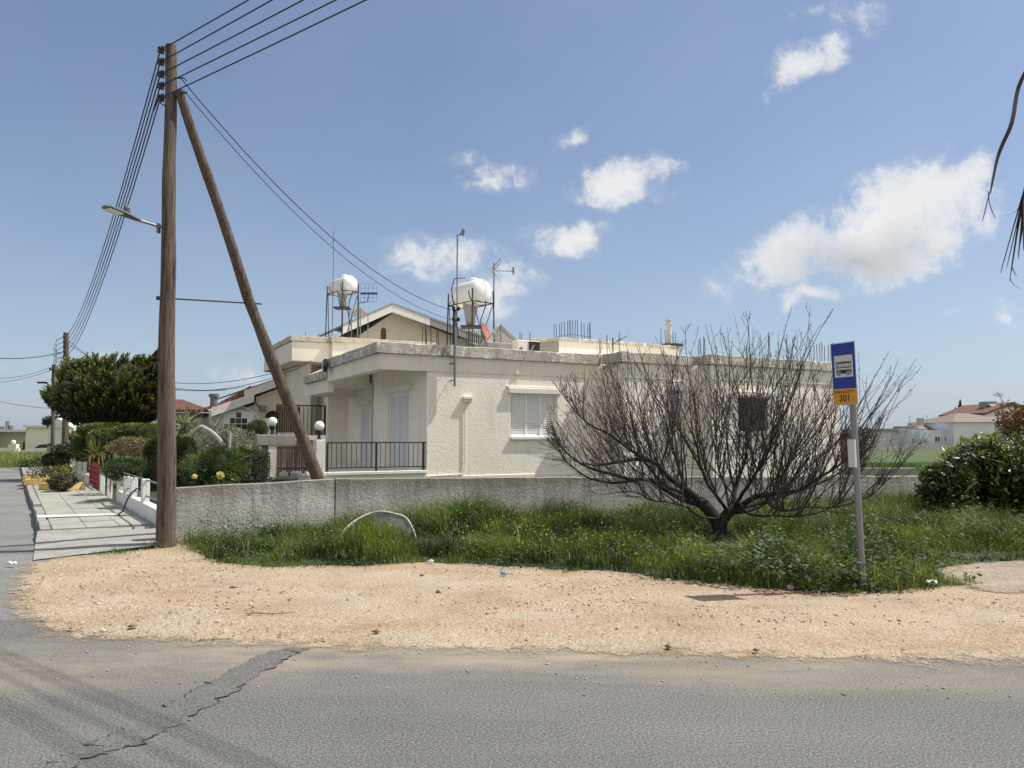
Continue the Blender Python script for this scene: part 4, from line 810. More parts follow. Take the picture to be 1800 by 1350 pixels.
# ================================================================ BARE TREE
T0=G(1266,946); TY=T0.y
def TP(px,py,dy=0.): return P(px,py,TY+dy)
rt=random.Random(11)
class Tw:
    def __init__(s): s.V=[];s.F=[];s.n=0
    def add(s,pts,rad,k=4):
        mb=MB(); mb.tube(pts,rad,k,cap=False); s.V+=mb.v; s.F+=[tuple(i+s.n for i in q) for q in mb.f]; s.n+=len(mb.v)
tree=thing('bare_tree','leafless low forking tree with many upright dark red twigs before the grey wall','tree',tuple(T0))
def smooth(pts,k=6):
    out=[]; n=len(pts)
    for i in range(n-1):
        p0,p1,p2,p3=pts[max(i-1,0)],pts[i],pts[i+1],pts[min(i+2,n-1)]
        for j in range(k):
            t=j/k; out.append(.5*((2*p1)+(p2-p0)*t+(2*p0-5*p1+4*p2-p3)*t*t+(3*p1-p0-3*p2+p3)*t**3))
    return out+[pts[-1]]
trunk=smooth([TP(1268,955),TP(1266,935),TP(1258,915),TP(1243,893,.0),TP(1228,880,.02)],5); tr2=smooth([TP(1266,940),TP(1268,920),TP(1279,903),TP(1292,893)],5)
mb=MB(); mb.tube(trunk,[lerp(.125,.085,i/(len(trunk)-1))*(1+.12*mn.noise(Vector((i*.7,0,0)))) for i in range(len(trunk))],12); mb.tube(tr2,[lerp(.11,.075,i/(len(tr2)-1)) for i in range(len(tr2))],12); obj('trunk',mb,M['bark'],tree,smooth=True,world=True)
limbs=[ # (px,py,dy) ..., r0, r1
 ([(1232,884,0),(1208,862,-.1),(1175,838,-.2),(1150,815,-.2),(1120,806,-.2),(1085,812,-.3),(1050,817,-.5)],.07,.018),
 ([(1228,886,0),(1205,880,.1),(1172,862,.2),(1140,845,.3),(1100,842,.3),(1050,828,.3),(1012,808,.3),(985,783,.3),(972,752,.3)],.055,.008),
 ([(1236,888,0),(1200,868,.3),(1165,850,.6),(1140,820,.8),(1110,790,1.),(1080,760,1.1)],.05,.012),
 ([(1150,815,-.2),(1120,795,-.4),(1080,770,-.7),(1040,750,-.9),(1010,720,-1.)],.035,.009),
 ([(1208,862,-.1),(1195,830,.1),(1185,790,.2),(1180,740,.2)],.035,.010),
 ([(1120,845,.3),(1075,850,.0),(1030,838,-.3),(995,810,-.5),(980,782,-.5)],.028,.007),
 ([(1285,900,0),(1290,870,.1),(1300,835,.2),(1312,790,.2),(1320,740,.2)],.05,.012),
 ([(1288,898,0),(1310,885,-.1),(1340,870,-.3),(1370,868,-.4),(1400,862,-.5),(1440,840,-.6),(1480,812,-.7),(1520,780,-.7)],.06,.010),
 ([(1288,900,0),(1320,895,.2),(1350,880,.5),(1370,850,.7),(1390,810,.8),(1405,770,.9)],.05,.012),
 ([(1345,872,-.3),(1352,885,-.4),(1365,897,-.5),(1385,898,-.5),(1420,893,-.5),(1470,890,-.5),(1520,877,-.5),(1545,858,-.5),(1566,828,-.5)],.032,.006),
 ([(1290,896,0),(1330,905,-.5),(1390,908,-.9),(1440,902,-1.1),(1490,880,-1.2)],.028,.007),
 ([(1300,893,0),(1350,880,.2),(1410,862,.5),(1470,835,.7),(1515,802,.8),(1538,768,.8)],.04,.008),
 ([(1280,905,0),(1262,875,-.3),(1240,840,-.6),(1225,790,-.8),(1215,740,-.8)],.035,.009),
 ([(1284,902,0),(1275,860,.4),(1262,810,.7),(1258,750,.8)],.035,.009),
 ([(1290,893,0),(1318,850,-.5),(1345,805,-.9),(1362,750,-1.)],.035,.009),
 ([(1270,915,0),(1230,905,-.3),(1190,885,-.6),(1150,880,-.8),(1110,866,-.9),(1070,868,-.9)],.022,.005),
]
tw=Tw(); LB=MB(); roots=[]
for pts,r0,r1 in limbs:
    q=smooth([TP(*p) for p in pts],6); n=len(q); q=[p+Vector((mn.noise(p*2.5),mn.noise(p*2.5+Vector((5,0,0))),mn.noise(p*2.5+Vector((0,7,0)))))*.035*min(1,i/4) for i,p in enumerate(q)]
    rd=[lerp(r0,r1,(i/(n-1))**.7) for i in range(n)]; m_=MB(); m_.tube(q,rd,8); obj('limb',m_,M['bark'],tree,smooth=True,world=True); roots.append((q,rd))
CX=T0.x
def shoot(p,d,L,r,lvl=0,bend=.35):
    k=max(4,int(L/.14)); pts=[p]; dd=d.normalized(); wob=Vector((rt.gauss(0,1),rt.gauss(0,1),0))
    for i in range(k):
        dd=(dd+Z3*bend/k+wob*.012+Vector((rt.gauss(0,.045),rt.gauss(0,.045),rt.gauss(0,.02)))).normalized(); pts.append(pts[-1]+dd*(L/k))
    rad=[lerp(r,.0028,(i/k)**.8) for i in range(k+1)]; tw.add(pts,rad,4 if lvl==0 else 3)
    if lvl<2:
        nb=rt.randint(2,5) if lvl==0 else (rt.random()<.5)
        for _ in range(int(nb)):
            i=rt.randint(max(1,int(k*.2)),k-1); t_=(pts[i+1]-pts[i]).normalized(); a=rt.uniform(.35,.75)*(1 if rt.random()<.5 else -1); s_=Vector((math.cos(rt.uniform(0,6.3)),math.sin(rt.uniform(0,6.3)),0)); nd=(t_*math.cos(a)+s_*abs(math.sin(a))).normalized()
            shoot(pts[i],nd,L*(1-i/k)*rt.uniform(.4,.95)+.06,max(.0035,rad[i]*.65),lvl+1,.25)
        for _ in range(int(L*6)):       # spurs and buds
            i=rt.randint(1,k-1); s_=Vector((rt.gauss(0,1),rt.gauss(0,1),rt.uniform(0,1))).normalized(); l=rt.uniform(.02,.07); tw.add([pts[i],pts[i]+s_*l*.6,pts[i]+s_*l*.6+Z3*l*.5],[.0032,.003,.0026],3)
for li,(q,rd) in enumerate(roots):
    n=len(q); Lq=sum((a-b).length for a,b in zip(q[:-1],q[1:])); ns=int(Lq*12.5)
    for _ in range(ns):
        s_=rt.uniform(.14,1.)**.85; i=min(n-1,int(s_*(n-1))); p=q[i]; ox=(p.x-CX); lean=ox*.17+rt.gauss(0,.15); dyv=(p.y-TY)*.25+rt.gauss(0,.18)
        if ox>1.9 and rt.random()<.45: continue
        start=Vector((lean*1.5+rt.gauss(0,.15),dyv*1.3,.75)).normalized(); 
        topz=3.75-.15*abs(ox-.25)**1.7 if ox>0 else 3.7-.26*abs(ox)**1.6
        L=max(.3,min(2.9*(1-(abs(ox-.15)/(2.85 if ox>0 else 2.9))**2),topz-p.z))*(rt.uniform(.12,1.)**.75)
        shoot(p,start,L,.0028+.0044*L*rt.uniform(.5,1.4),0,.5)
    for _ in range(int(Lq*9)):       # outward and drooping small twigs
        i=rt.randint(int(n*.2),n-1); p=q[i]; ox=1 if p.x>CX else -1; d_=Vector((ox*rt.uniform(.2,1.2),rt.gauss(0,.7),rt.uniform(-.5,.4))).normalized(); shoot(p,d_,rt.uniform(.15,.65),.0042,1,.3)
    shoot(q[-1],(q[-1]-q[-3]).normalized(),rt.uniform(.3,.6),rd[-1],0,.3)
mbt=MB(); mbt.v=tw.V; mbt.f=tw.F
me=bpy.data.meshes.new('twigs'); l=tree.location; me.from_pydata([(v[0]-l.x,v[1]-l.y,v[2]-l.z) for v in tw.V],[],tw.F); me.materials.append(M['twig']); 
for p in me.polygons: p.use_smooth=True
o=bpy.data.objects.new('crown',me); C.objects.link(o); o.parent=tree; print('twig faces',len(tw.F))
# ================================================================ GRASS
def grassblades(q,h,w,lean=.35,curve=.5):
    n=len(q); a=rng.random(n)*2*PI; fx=np.stack([np.cos(a),np.sin(a),0*a],1); b_=rng.random(n)*2*PI; ld=np.stack([np.cos(b_),np.sin(b_),0*b_],1); ln=(lean*rng.random(n))[:,None]; cv=(curve*rng.random(n))[:,None]; h=h[:,None]; w=w[:,None]
    base=np.concatenate([q,np.full((n,1),.03)],1); mid=base+ld*h*ln*.4+np.array([0,0,1])*h*.55; tip=base+ld*h*(ln+cv)*.9+np.array([0,0,1])*h*(1-.35*cv)
    V=np.stack([base-fx*w,base+fx*w,mid+fx*w*.75,mid-fx*w*.75,tip],1).reshape(-1,3); i=np.arange(n)*5; F=np.concatenate([np.stack([i,i+1,i+2],1),np.stack([i,i+2,i+3],1),np.stack([i+3,i+2,i+4],1)]); return V,F
def pn(q,s,o=0.,oc=3): return np.array([mn.fractal(Vector((x*s+o,y*s-o,o)),.6,2.,oc) for x,y in q])
gpoly=[tuple(p) for p in gp]
PX=lambda q:900+f*q[:,0]/q[:,1]
PYn=lambda q:770+1.6*f/q[:,1]
wl=lambda q: (q-np.array(W1[:2]))@np.array((-WD.y,WD.x))    # signed distance to the wall line (negative: street side)
def hmap(q):
    e=edist(q,gpoly[:len(grasspx)]); base=np.clip(e/.8,.2,1)*.29+.10*np.clip(1+wl(q)/1.4,0,1); base+= .22*np.clip(pn(q,1.3,3),-.7,1)+.08*pn(q,4,1); base=base
    pxx=900+f*q[:,0]/q[:,1]; right=np.clip((pxx-1100)/300,0,1); base+=right*.04; base+=.06*np.exp(-((pxx-1350)/160)**2)*np.clip((PYn(q)-960)/60,0,1)
    base+=.30*np.exp(-((pxx-822)/40)**2)*np.clip(1+wl(q)/1.6,0,1)+.16*np.exp(-((pxx-965)/20)**2)*np.clip(1+wl(q)/1.,0,1)+.16*np.exp(-((pxx-730)/60)**2)*np.clip(1+wl(q)/1.2,0,1)
    base+=.16*np.clip((pxx-1560)/120,0,1)*np.clip(1+wl(q)/3,0,1)-.05*np.exp(-((pxx-520)/110)**2)
    base+=.22*np.exp(-((pxx-664)/75)**2)*np.exp(-((PYn(q)-966)/16)**2); lim=np.maximum(.10,(1.6-(955-770)*q[:,1]/f)); base=np.where(abs(pxx-1266+14*pn(q,3,4))<24+14*rng.random(len(q)),np.minimum(base,lim),base); return np.clip(base,.04,.8)
q=scatter(175000,gpoly); pxx=900+f*q[:,0]/q[:,1]; q=q[pxx<1930]; 
# thin near the edge
e=edist(q,gpoly[:len(grasspx)]); q=q[rng.random(len(q))<np.clip(e/.25+.25+.5*pn(q,4),.08,1)]
h=hmap(q)*(.45+.8*rng.random(len(q))); w=.0025+.005*rng.random(len(q))**2; V,F=grassblades(q,h,w,.6,.8)
hue=np.clip(.42+.9*pn(q,1.1,9)+.24*rng.normal(size=len(q)),0,1); colr=colvar(len(q),(.011,.035,.007),(.18,.245,.042),t=hue,jit=.25); dry=rng.random(len(q))<.02; colr[dry]=(.30,.27,.13)
tag(tri_mesh('grass',V,F,np.repeat(colr,5,0),M['grass']),kind='stuff',label='green wild grass along the foot of the grey wall')
# tall thin seed stems
q=scatter(2600,gpoly); pxx=900+f*q[:,0]/q[:,1]; k=(pxx<1900)&(wl(q)>-2.6)&(rng.random(len(q))<np.clip(.35+pn(q,.9,4),0,1)); q=q[k]; h=hmap(q)*1.5+.02+.22*rng.random(len(q))*(hmap(q)>.12); V,F=grassblades(q,h,.0028+.002*rng.random(len(q)),.5,.7)
tag(tri_mesh('seed_grass',V,F,np.repeat(colvar(len(q),(.12,.17,.04),(.34,.34,.16)),5,0),M['grass']),kind='stuff',label='tall thin seeding grass stems above the lawn weeds')
# broad leaved weeds
def weeds(name,n,fun,s0,s1,c0,c1,hb,lab):
    q=scatter(n*6,gpoly); k=rng.random(len(q))<fun(q); q=q[k][:n]; m=len(q); z=hb*(.3+rng.random(m)**.6)*np.clip(.7+pn(q,1.8,2),.25,1.6)
    z=np.where(abs(PX(q)-1266)<24+16*rng.random(m),np.minimum(z,np.maximum(.05+.07*rng.random(m),1.6-(955-770)*q[:,1]/f)),z); c=np.concatenate([q,z[:,None]],1); lf=leaves(name,c,s0+(s1-s0)*rng.random(m),.85,colvar(m,c0,c1,jit=.12,t=np.clip(.3+.7*z/hb*rng.random(m),0,1)),M['matteleaf'],None,up=.15,fold=.12,flat=.6)
    tag(lf,kind='stuff',label=lab)
PX=lambda q:900+f*q[:,0]/q[:,1]
PYn=lambda q:770+1.6*f/q[:,1]
weeds('mallow_weeds',21000,lambda q:np.clip(np.exp(-((PX(q)-1410)/175)**2)*np.clip((PYn(q)-984)/26,.02,1)+.3*np.exp(-((PX(q)-1700)/60)**2)*np.exp(-((PYn(q)-950)/25)**2),0,1),.028,.075,(.009,.022,.008),(.11,.16,.075),.36,'dark broad leaved mallow weeds around the bus sign post')
weeds('clover_weeds',26000,lambda q:np.clip(.15+1.6*pn(q,1.3,6),0.03,1),.014,.042,(.02,.055,.010),(.12,.21,.035),.30,'small leaved green ground weeds between the grass')
def flowers(name,n,pxr,pyr,col,s,lab,zz=.25,cnt=1):
    q=np.array([G(random.gauss(*pxr),random.uniform(*pyr))[:2] for _ in range(n)]); q=q[inside(q,gpoly)]; m=len(q); c=np.concatenate([q,(hmap(q)*(.75+.4*rng.random(m))+zz)[:,None]],1); pts=np.repeat(c,5,0)+rng.normal(size=(m*5,3))*s*.1
    tag(leaves(name,pts,s,.6,colvar(m*5,col,[min(1,x*1.2) for x in col],jit=.05),M['grass'],None,up=.1),kind='stuff',label=lab)
flowers('daisies',480,(1000,120),(925,990),(.66,.60,.10),.017,'small pale yellow flowers dotted in the grass left of the tree',.01)
flowers('yellow_flowers',9,(1310,12),(970,990),(.75,.55,.03),.035,'yellow daisies in the weeds left of the sign post',.02)
flowers('yellow_flowers',5,(1530,25),(955,975),(.75,.50,.03),.03,'orange yellow flowers right of the sign post',.02)
flowers('white_flecks',500,(1480,200),(905,1000),(.5,.55,.42),.009,'tiny white flower heads in the right grass',.01)
def clump(px,py,n,hh,c0,c1,name,lab,sp=.12,w0=.004,kind='stuff'):
    b0=G(px,py); q=rng.normal(size=(n,2))*sp+np.array(b0[:2]); V,F=grassblades(q,hh*(.4+.7*rng.random(n)),w0*(.6+.6*rng.random(n)),.8,.6); o=tri_mesh(name,V,F,np.repeat(colvar(n,c0,c1),5,0),M['grass']); return tag(o,lab,'grass tuft' if kind=='thing' else None,kind=kind)
clump(628,944,1500,.42,(.045,.035,.018),(.17,.14,.06),'dry_grass_tuft','dry brown grass tuft against the wall by the white hoop',.14,.003,'thing')
clump(820,930,1300,.72,(.03,.07,.012),(.12,.19,.04),'tall_grass_tuft','tallest green grass tuft against the wall right of the white hoop',.22,.005,'thing')
clump(962,920,500,.6,(.05,.09,.02),(.20,.22,.08),'tall_grass_tuft','thin tall seeding tuft against the wall left of the bare tree',.12,.004,'thing')
for i_,px in enumerate((1690,1730,1770)): clump(px,918,160,.85,(.10,.14,.04),(.30,.32,.14),'tall_grass_tuft',['long pale arching grass under the left part of the green shrub','long pale arching grass under the middle of the green shrub','long pale arching grass under the right part of the green shrub'][i_],.22,.005,'thing')
clump(292,963,260,.13,(.06,.07,.02),(.26,.24,.1),'grass_at_pole','short yellowing grass around the foot of the wooden pole',.18,.003,'thing')
clump(205,975,220,.07,(.03,.08,.012),(.09,.17,.03),'weed_on_kerb','small green weed on the concrete edge left of the wooden pole',.12,.004)
def leafy_weed(px,py,n,sc,lab):
    b0=G(px,py); c=rng.normal(size=(n,3))*np.array(sc)+np.array((b0.x,b0.y,0)); c[:,2]=np.abs(c[:,2])+.03; o=leaves('leafy_weed',c,.035*(.5+rng.random(n)),.4,colvar(n,(.025,.06,.015),(.10,.17,.05)),M['leaf'],None,up=.3); tag(o,lab,kind='stuff')
leafy_weed(395,965,1500,(.28,.15,.19),'tall feathery weed at the left end of the grass strip'); leafy_weed(440,958,700,(.2,.12,.17),'feathery weed second from the left end of the grass strip')
# white hoop with torn grey sheet
t0=G(664,958); t=thing('broken_hoop','broken white curved frame with a torn grey sheet leaning on the wall in the grass','hoop',tuple(t0)); Yh=t0.y+.15
pts=[P(597,950,Yh-.25),P(608,930,Yh-.2),P(630,912,Yh-.1),P(652,902,Yh),P(672,899,Yh),P(695,903,Yh),P(712,909,Yh),P(722,922,Yh-.05),P(730,942,Yh-.1),P(734,962,Yh-.1)]
sp_=smooth(pts,6); m_=MB(); m_.tube(sp_,[lerp(.030,.013,min(1,i/14)) for i in range(len(sp_))],8); obj('rim',m_,plain('hoop_white',(.62,.63,.58),.6,0,.35,25),t,smooth=True,world=True)
m_=MB(); up_=sp_[20:44]; vs=[]
for p in up_: vs.append(tuple(p-Z3*.01)); vs.append((p.x*.97+P(700,0,Yh).x*.03,p.y-.12,max(.03,p.z*.25)))
m_.add(vs,[(2*i,2*i+1,2*i+3,2*i+2) for i in range(len(up_)-1)]); obj('torn_sheet',m_,plain('grey_sheet',(.20,.23,.215),.85,0,.5,9),t,world=True)
# ================================================================ NEIGHBOUR HOUSE BEHIND
NF=Frame((0,36),28)
def gable_house():
    y=0.; A_=NF.A; t=thing('gabled_house','cream neighbour house with white sloping fascias and an arched window','house',(A_.x,A_.y,0),R(28)); q=lambda px,py,yy=0.: NF.Y(px,py,yy)
    # left wing wall following the slope
    w=MB(); pts=[q(369,860),q(369,733),q(448,712),q(449,698),q(560,656),q(600,650),q(600,860)]
    for p in pts: p.z=max(p.z,0) if p.z>0 else 0
    w.prism([(p.x,0,p.z) for p in pts],(0,8,0)); obj('wall',w,M['nb_wall'],t)
    # fascias
    def fas(mb,a,b,hgt,yy,th=.12,dep=8.4):
        a=q(*a,yy); b=q(*b,yy); mb.prism([(a.x,yy,a.z),(b.x,yy,b.z),(b.x,yy,b.z-hgt),(a.x,yy,a.z-hgt)],(0,th,0))
    f_=MB(); fas(f_,(371,717),(447,691),.34,-.35); fas(f_,(430,686),(560,641),.32,-.25); obj('fascia',f_,M['fascia'],t)
    r_=MB()
    for a,b in (((371,717),(447,691)),((430,686),(600,630))):
        a=q(*a,-.2); b=q(*b,-.2); r_.prism([(a.x,-.22,a.z-.02),(b.x,-.22,b.z-.02),(b.x,-.22,b.z+.05),(a.x,-.22,a.z+.05)],(0,8,0))
    a,b=q(381,708,1.5),q(430,684,1.5); r_.prism([(a.x,-.1,a.z),(b.x,-.1,b.z+.05),(b.x,-.1,b.z-.35),(a.x,-.1,a.z-.1)],(0,.4,0))
    a,b=q(343,722,.0),q(371,713,.0); r_.prism([(a.x,-.1,a.z),(b.x,-.1,b.z),(b.x,-.1,b.z-.14),(a.x,-.1,a.z-.12)],(0,3,0))
    obj('roof',r_,M['tile'],t)
    # gutter pipe
    g_=MB(); g_.tube([q(370,720,-.3),q(371,742,-.1),q(384,752,-.1),q(384,790,-.1)],.07,8); obj('downpipe',g_,M['fascia'],t)
    # arched window
    c=q(419,750,-.05); R0=.78; fr=MB(); n=18; ring=[]
    for k in range(n+1): tt=PI*k/n; ring.append((c.x+R0*math.cos(tt),c.z-.05+R0*math.sin(tt)))
    fr.prism([(x,-.03,z) for x,z in ring],(0,.05,0)); wa=obj('window',fr,M['nb_wall'],t); gl=MB(); 
    for i in range(-2,3):
        for j in range(3):
            if abs(i)+max(j-.2,0)*1.0>2.6 or (j==2 and abs(i)>.5+.5): continue
            gl.box(c.x+i*.22-.095,c.x+i*.22+.095,-.06,-.04,c.z-.1+j*.23,c.z+.1+j*.23)
    obj('pane',gl,M['glass'],wa); fr=MB(); fr.box(c.x-.57,c.x+.57,-.045,-.031,c.z-.14,c.z+.6); obj('frame',fr,M['white'],wa); m_=MB(); m_.tube([(c.x+(R0+.05)*math.cos(PI*k/16),-.06,c.z-.05+(R0+.05)*math.sin(PI*k/16)) for k in range(17)],.035,6); obj('trim',m_,M['white'],wa)
    # second arch at right
    c=q(480,735,-.1); fr=MB(); fr.prism([(c.x+.3*math.cos(PI*k/10),-.02,c.z+.3*math.sin(PI*k/10)) for k in range(11)],(0,.04,0)); wb=obj('window',fr,M['glass'],t); fr=MB(); fr.box(c.x-.3,c.x+.3,-.03,-.01,c.z-1.,c.z); obj('shutter',fr,M['shutter'],wb)
    m_=MB(); e=q(462,718,-.1); m_.cbox(e.x-.12,e.x+.12,-.15,0,e.z-.12,e.z+.12,.01); obj('meter_box',m_,M['galv'],t); m_=MB(); m_.tube([q(448,694,-.05),q(450,708,-.05),q(456,716,-.05),q(460,718,-.05)],.015,4); obj('wire_loop',m_,M['cable'],t)
    m_=MB(); e=q(376,705,1.); m_.lathe((e.x,1.,e.z-.5),Z3,[(0,.14),(.65,.14),(.66,.2),(.78,.2),(.8,.12)],12); obj('chimney',m_,M['galv'],t)
    # upper gable
    y2=3.; u=lambda px,py: NF.Y(px,py,y2); w=MB(); pts=[u(615,610),u(622,596),u(692,549),u(697,552),u(860,615),u(860,640),u(615,640)]; w.prism([(p.x,y2,p.z) for p in pts],(0,9,0)); obj('wall',w,M['nb_wall'],t)
    f_=MB()
    def fb(a,b,hgt,mb,yy): 
        a=NF.Y(*a,yy); b=NF.Y(*b,yy); mb.prism([(a.x,yy,a.z),(b.x,yy,b.z),(b.x,yy,b.z-hgt),(a.x,yy,a.z-hgt)],(0,.15,0))
    fb((603,573),(690,535),.36,f_,y2-.7); fb((690.2,535),(756,559),.36,f_,y2-.7); obj('fascia',f_,M['fascia'],t); f_=MB(); fb((756.3,559),(850,594),.34,f_,y2-.7); obj('fascia',f_,M['panel'],t)
    r_=MB(); a,b,c_=NF.Y(602,572,y2-.75),NF.Y(690,533.5,y2-.75),NF.Y(855,594,y2-.75)
    for a_,b_ in ((a,b),(b,c_)): r_.prism([(a_.x,y2-.72,a_.z-.04),(b_.x,y2-.72,b_.z-.04),(b_.x,y2-.72,b_.z+.05),(a_.x,y2-.72,a_.z+.05)],(0,10,0))
    obj('roof',r_,M['panel'],t); c=u(674,588); fr=MB(); fr.prism([(c.x-.13,y2-.02,c.z-.3),(c.x+.13,y2-.02,c.z-.3)]+[(c.x+.13*math.cos(PI*k/8),y2-.02,c.z+.13+.2*math.sin(PI*k/8)) for k in range(9)],(0,.03,0)); obj('vent',fr,plain('brown_vent',(.12,.05,.035),.7),t)
gable_house()
# tiled porch house further left
t_f=Frame((0,42),28); q=lambda px,py,yy=0.: t_f.Y(px,py,yy); t=thing('porch_house','low cream house with brown tiled porch roof behind the wooden pole','house',(0,42,0),R(28)); a,b=q(285,735),q(366,735); w=MB(); w.box(a.x,b.x,.3,5,0,a.z); w.box(a.x-.2,b.x+.2,-.1,.3,a.z-.1,a.z+.25); obj('wall',w,M['nb_wall'],t)
r_=MB(); c=q(285,717,2.5); c2=q(352,722,2.5); 
r_.prism([(a.x-.3,-.4,a.z+.25),(b.x-.1,-.4,b.z+.25),(b.x-.9,2.6,c2.z+.2),(a.x-.3,2.6,c.z+.3)],(0,0,.08)); 
for i in range(16): xx=lerp(a.x,b.x,i/15); r_.tube([(xx,-.45,a.z+.33),(lerp(a.x,b.x-.9,i/15),2.6,c.z+.36)],.07,6)
obj('roof',r_,M['tile'],t); ar=MB(); c=q(334,752); ar.prism([(c.x+1.25*math.cos(PI*k/14),.27,c.z-.3+.75*math.sin(PI*k/14)) for k in range(15)],(0,.02,0)); obj('arch',ar,M['glass'],t)
t=thing('domed_awning','pale rounded awning behind the hedges left of the wooden pole','awning',tuple(G(262,790))); p=P(262,752,38); m_=MB(); m_.sphere(p,(.9,.9,.75),20,10); obj('canopy',m_,plain('awning_grey',(.5,.52,.52),.6),t,smooth=True,world=True); m_=MB(); m_.tube([(p.x-.8,38,0),(p.x-.8,38,p.z)],.05,6); m_.tube([(p.x+.8,38,0),(p.x+.8,38,p.z)],.05,6); obj('post',m_,M['galv'],t,world=True)
# far left cream house
def fq(px,py,Y): return P(px,py,Y)
t=thing('flat_roofed_house','distant cream flat roofed house with deep porch at the end of the side street','house',tuple(fq(60,770,85))[:2]+(0,)); w=MB(); x0=fq(15,0,85).x; x1=fq(80,0,85).x; x2=fq(150,0,85).x; xa_=fq(31,0,85).x; zt=fq(0,755,85).z; zt2=fq(0,751.5,85).z
w.box(x0,x1,87,95,0,zt); w.box(x0,xa_-1.5,85,87,0,zt-.25); w.box(x1,x2,84.9,95,0,zt2); obj('wall',w,M['far_cream'],t,world=True); r_=MB(); r_.box(x0-.3,x1+.1,84.7,95,zt-.25,zt); r_.box(x1-.2,x2+.3,84.6,95,zt2,zt2+.25); obj('roof',r_,M['far_white'],t,world=True)
d_=MB(); a=fq(49,785,86.9); d_.box(a.x-.6,a.x+.6,86.9,86.98,0,a.z+.5); obj('door',d_,M['glass'],t,world=True); d_=MB(); a=fq(74,780,86.9); d_.box(a.x-.4,a.x+.4,86.9,86.98,.3,a.z+.6); a=fq(61,780,86.9); d_.box(a.x-.3,a.x+.3,86.9,86.98,a.z-.4,a.z+.3); obj('window',d_,M['glass'],t,world=True)
for px,h_ in ((35,.4),(47,1.),(53,.5)): a=fq(px,0,88); d_=MB(); d_.box(a.x-.25,a.x+.25,88,88.4,zt-.05,zt+h_); obj('roof_tank',d_,M['tankgrey'],t,world=True)
t=thing('low_street_wall','low pale street wall in front of the distant flat roofed house','wall',tuple(fq(40,0,76))[:2]+(0,)); w=MB(); a=fq(5,0,76).x; b_=fq(68,0,76).x; w.box(a,b_,76,76.25,0,.62); w.box(a-.2,a+.6,75.9,76.4,0,1.2); w.box(b_-1,b_-.2,75.9,76.4,0,1.); obj('wall',w,M['far_cream'],t,world=True); m_=MB(); m_.sphere((a+.2,76.1,1.4),.22,10,8); m_.sphere((b_-.6,76.1,1.2),.22,10,8); obj('globe',m_,M['globe'],t,world=True)
t=thing('white_building','white distant building behind the dark tree foot','house',tuple(fq(130,0,70))[:2]+(0,)); w=MB(); a=fq(117,0,70).x; b_=fq(160,0,70).x; z_=fq(0,752,70).z; w.box(a,b_,70,78,0,z_); w.prism([(a,69.9,z_),(lerp(a,b_,.35),69.9,z_+.9),(b_,69.9,z_+.0)],(0,8,0)); obj('wall',w,M['far_white'],t,world=True); w=MB(); w.box(a,b_-.5,69.9,69.98,0,.9); obj('base_band',w,M['concrete'],t,world=True)
# white car
t=thing('parked_car','white car parked beyond the round bush at the street end','car',tuple(P(108,770,70))[:2]+(0,)); o=Vector(fq(108,0,70)); o.z=-.3; w=MB()
prof=[(-2.0,.35),(-2.05,.7),(-1.6,.85),(-.9,.95),(-.3,1.38),(.8,1.42),(1.5,1.05),(2.0,.98),(2.1,.5),(2.05,.35)]
w.prism([(o.x+x,70,z-.3) for x,z in prof],(0,1.7,0)); obj('body',w,M['white'],t,world=True); w=MB(); w.prism([(o.x+x,69.98,z-.3) for x,z in ((-.75,.98),(-.25,1.32),(.75,1.36),(1.3,1.05))],(0,.02,0)); obj('window',w,M['glass'],t,world=True)
for x in (-1.3,1.3): w=MB(); w.lathe((o.x+x,69.98,.02),Y3,[(0,.2),(.0,.32),(.2,.32)],14); obj('wheel',w,M['black'],t,world=True)
# dark distant tree
pxbush('dark_tree','small dark distant tree behind the two far poles','tree',97,742,80,17,10,1.2,900,.35,(.018,.028,.012),(.05,.06,.02),up=.3)
pxbush('palm_bush','feathery pale shrub between the far buildings','bush',128,768,60,8,8,.8,300,.3,(.10,.11,.06),(.25,.24,.14))
# ================================================================ FAR RIGHT HOUSES
t=thing('field_wall','long grey wall behind the green field','wall',tuple(fq(1600,0,100))[:2]+(0,)); w=MB(); a=fq(1480,0,100); b_=fq(1990,0,100); w.box(a.x,b_.x,100,100.2,0,P(0,783,100).z); obj('wall',w,M['garden_wall'],t,world=True)
def hip(t,x0,x1,y0,y1,z,zr,mat,inset=.5,ov=.3):
    cx0=lerp(x0,x1,inset*.9); cx1=lerp(x0,x1,1-inset*.9); ym=(y0+y1)/2; m_=MB(); v=[(x0-ov,y0-ov,z),(x1+ov,y0-ov,z),(x1+ov,y1+ov,z),(x0-ov,y1+ov,z),(cx0,ym,zr),(cx1,ym,zr)]; m_.add(v,[(0,1,5,4),(1,2,5),(2,3,4,5),(3,0,4),(3,2,1,0)]); return obj('roof',m_,mat,t,world=True)
Y=104.; X=lambda px,Yy=Y: P(px,0,Yy).x; Zt=lambda py,Yy=Y: P(1600,py,Yy).z
def wins(t,lst,Yy):
    for px,py,hw,hh in lst:
        m_=MB(); m_.box(X(px-hw,Yy),X(px+hw,Yy),Yy-.08,Yy-.02,Zt(py+hh,Yy),Zt(py-hh,Yy)); wn=obj('window',m_,M['glass'],t,world=True); m_=MB(); xc=X(px,Yy); m_.box(xc-.04,xc+.04,Yy-.1,Yy-.08,Zt(py+hh,Yy),Zt(py-hh,Yy)); m_.box(X(px-hw,Yy)-.06,X(px+hw,Yy)+.06,Yy-.1,Yy-.02,Zt(py+hh,Yy)-.1,Zt(py+hh,Yy)); obj('frame',m_,M['far_white'],wn,world=True)
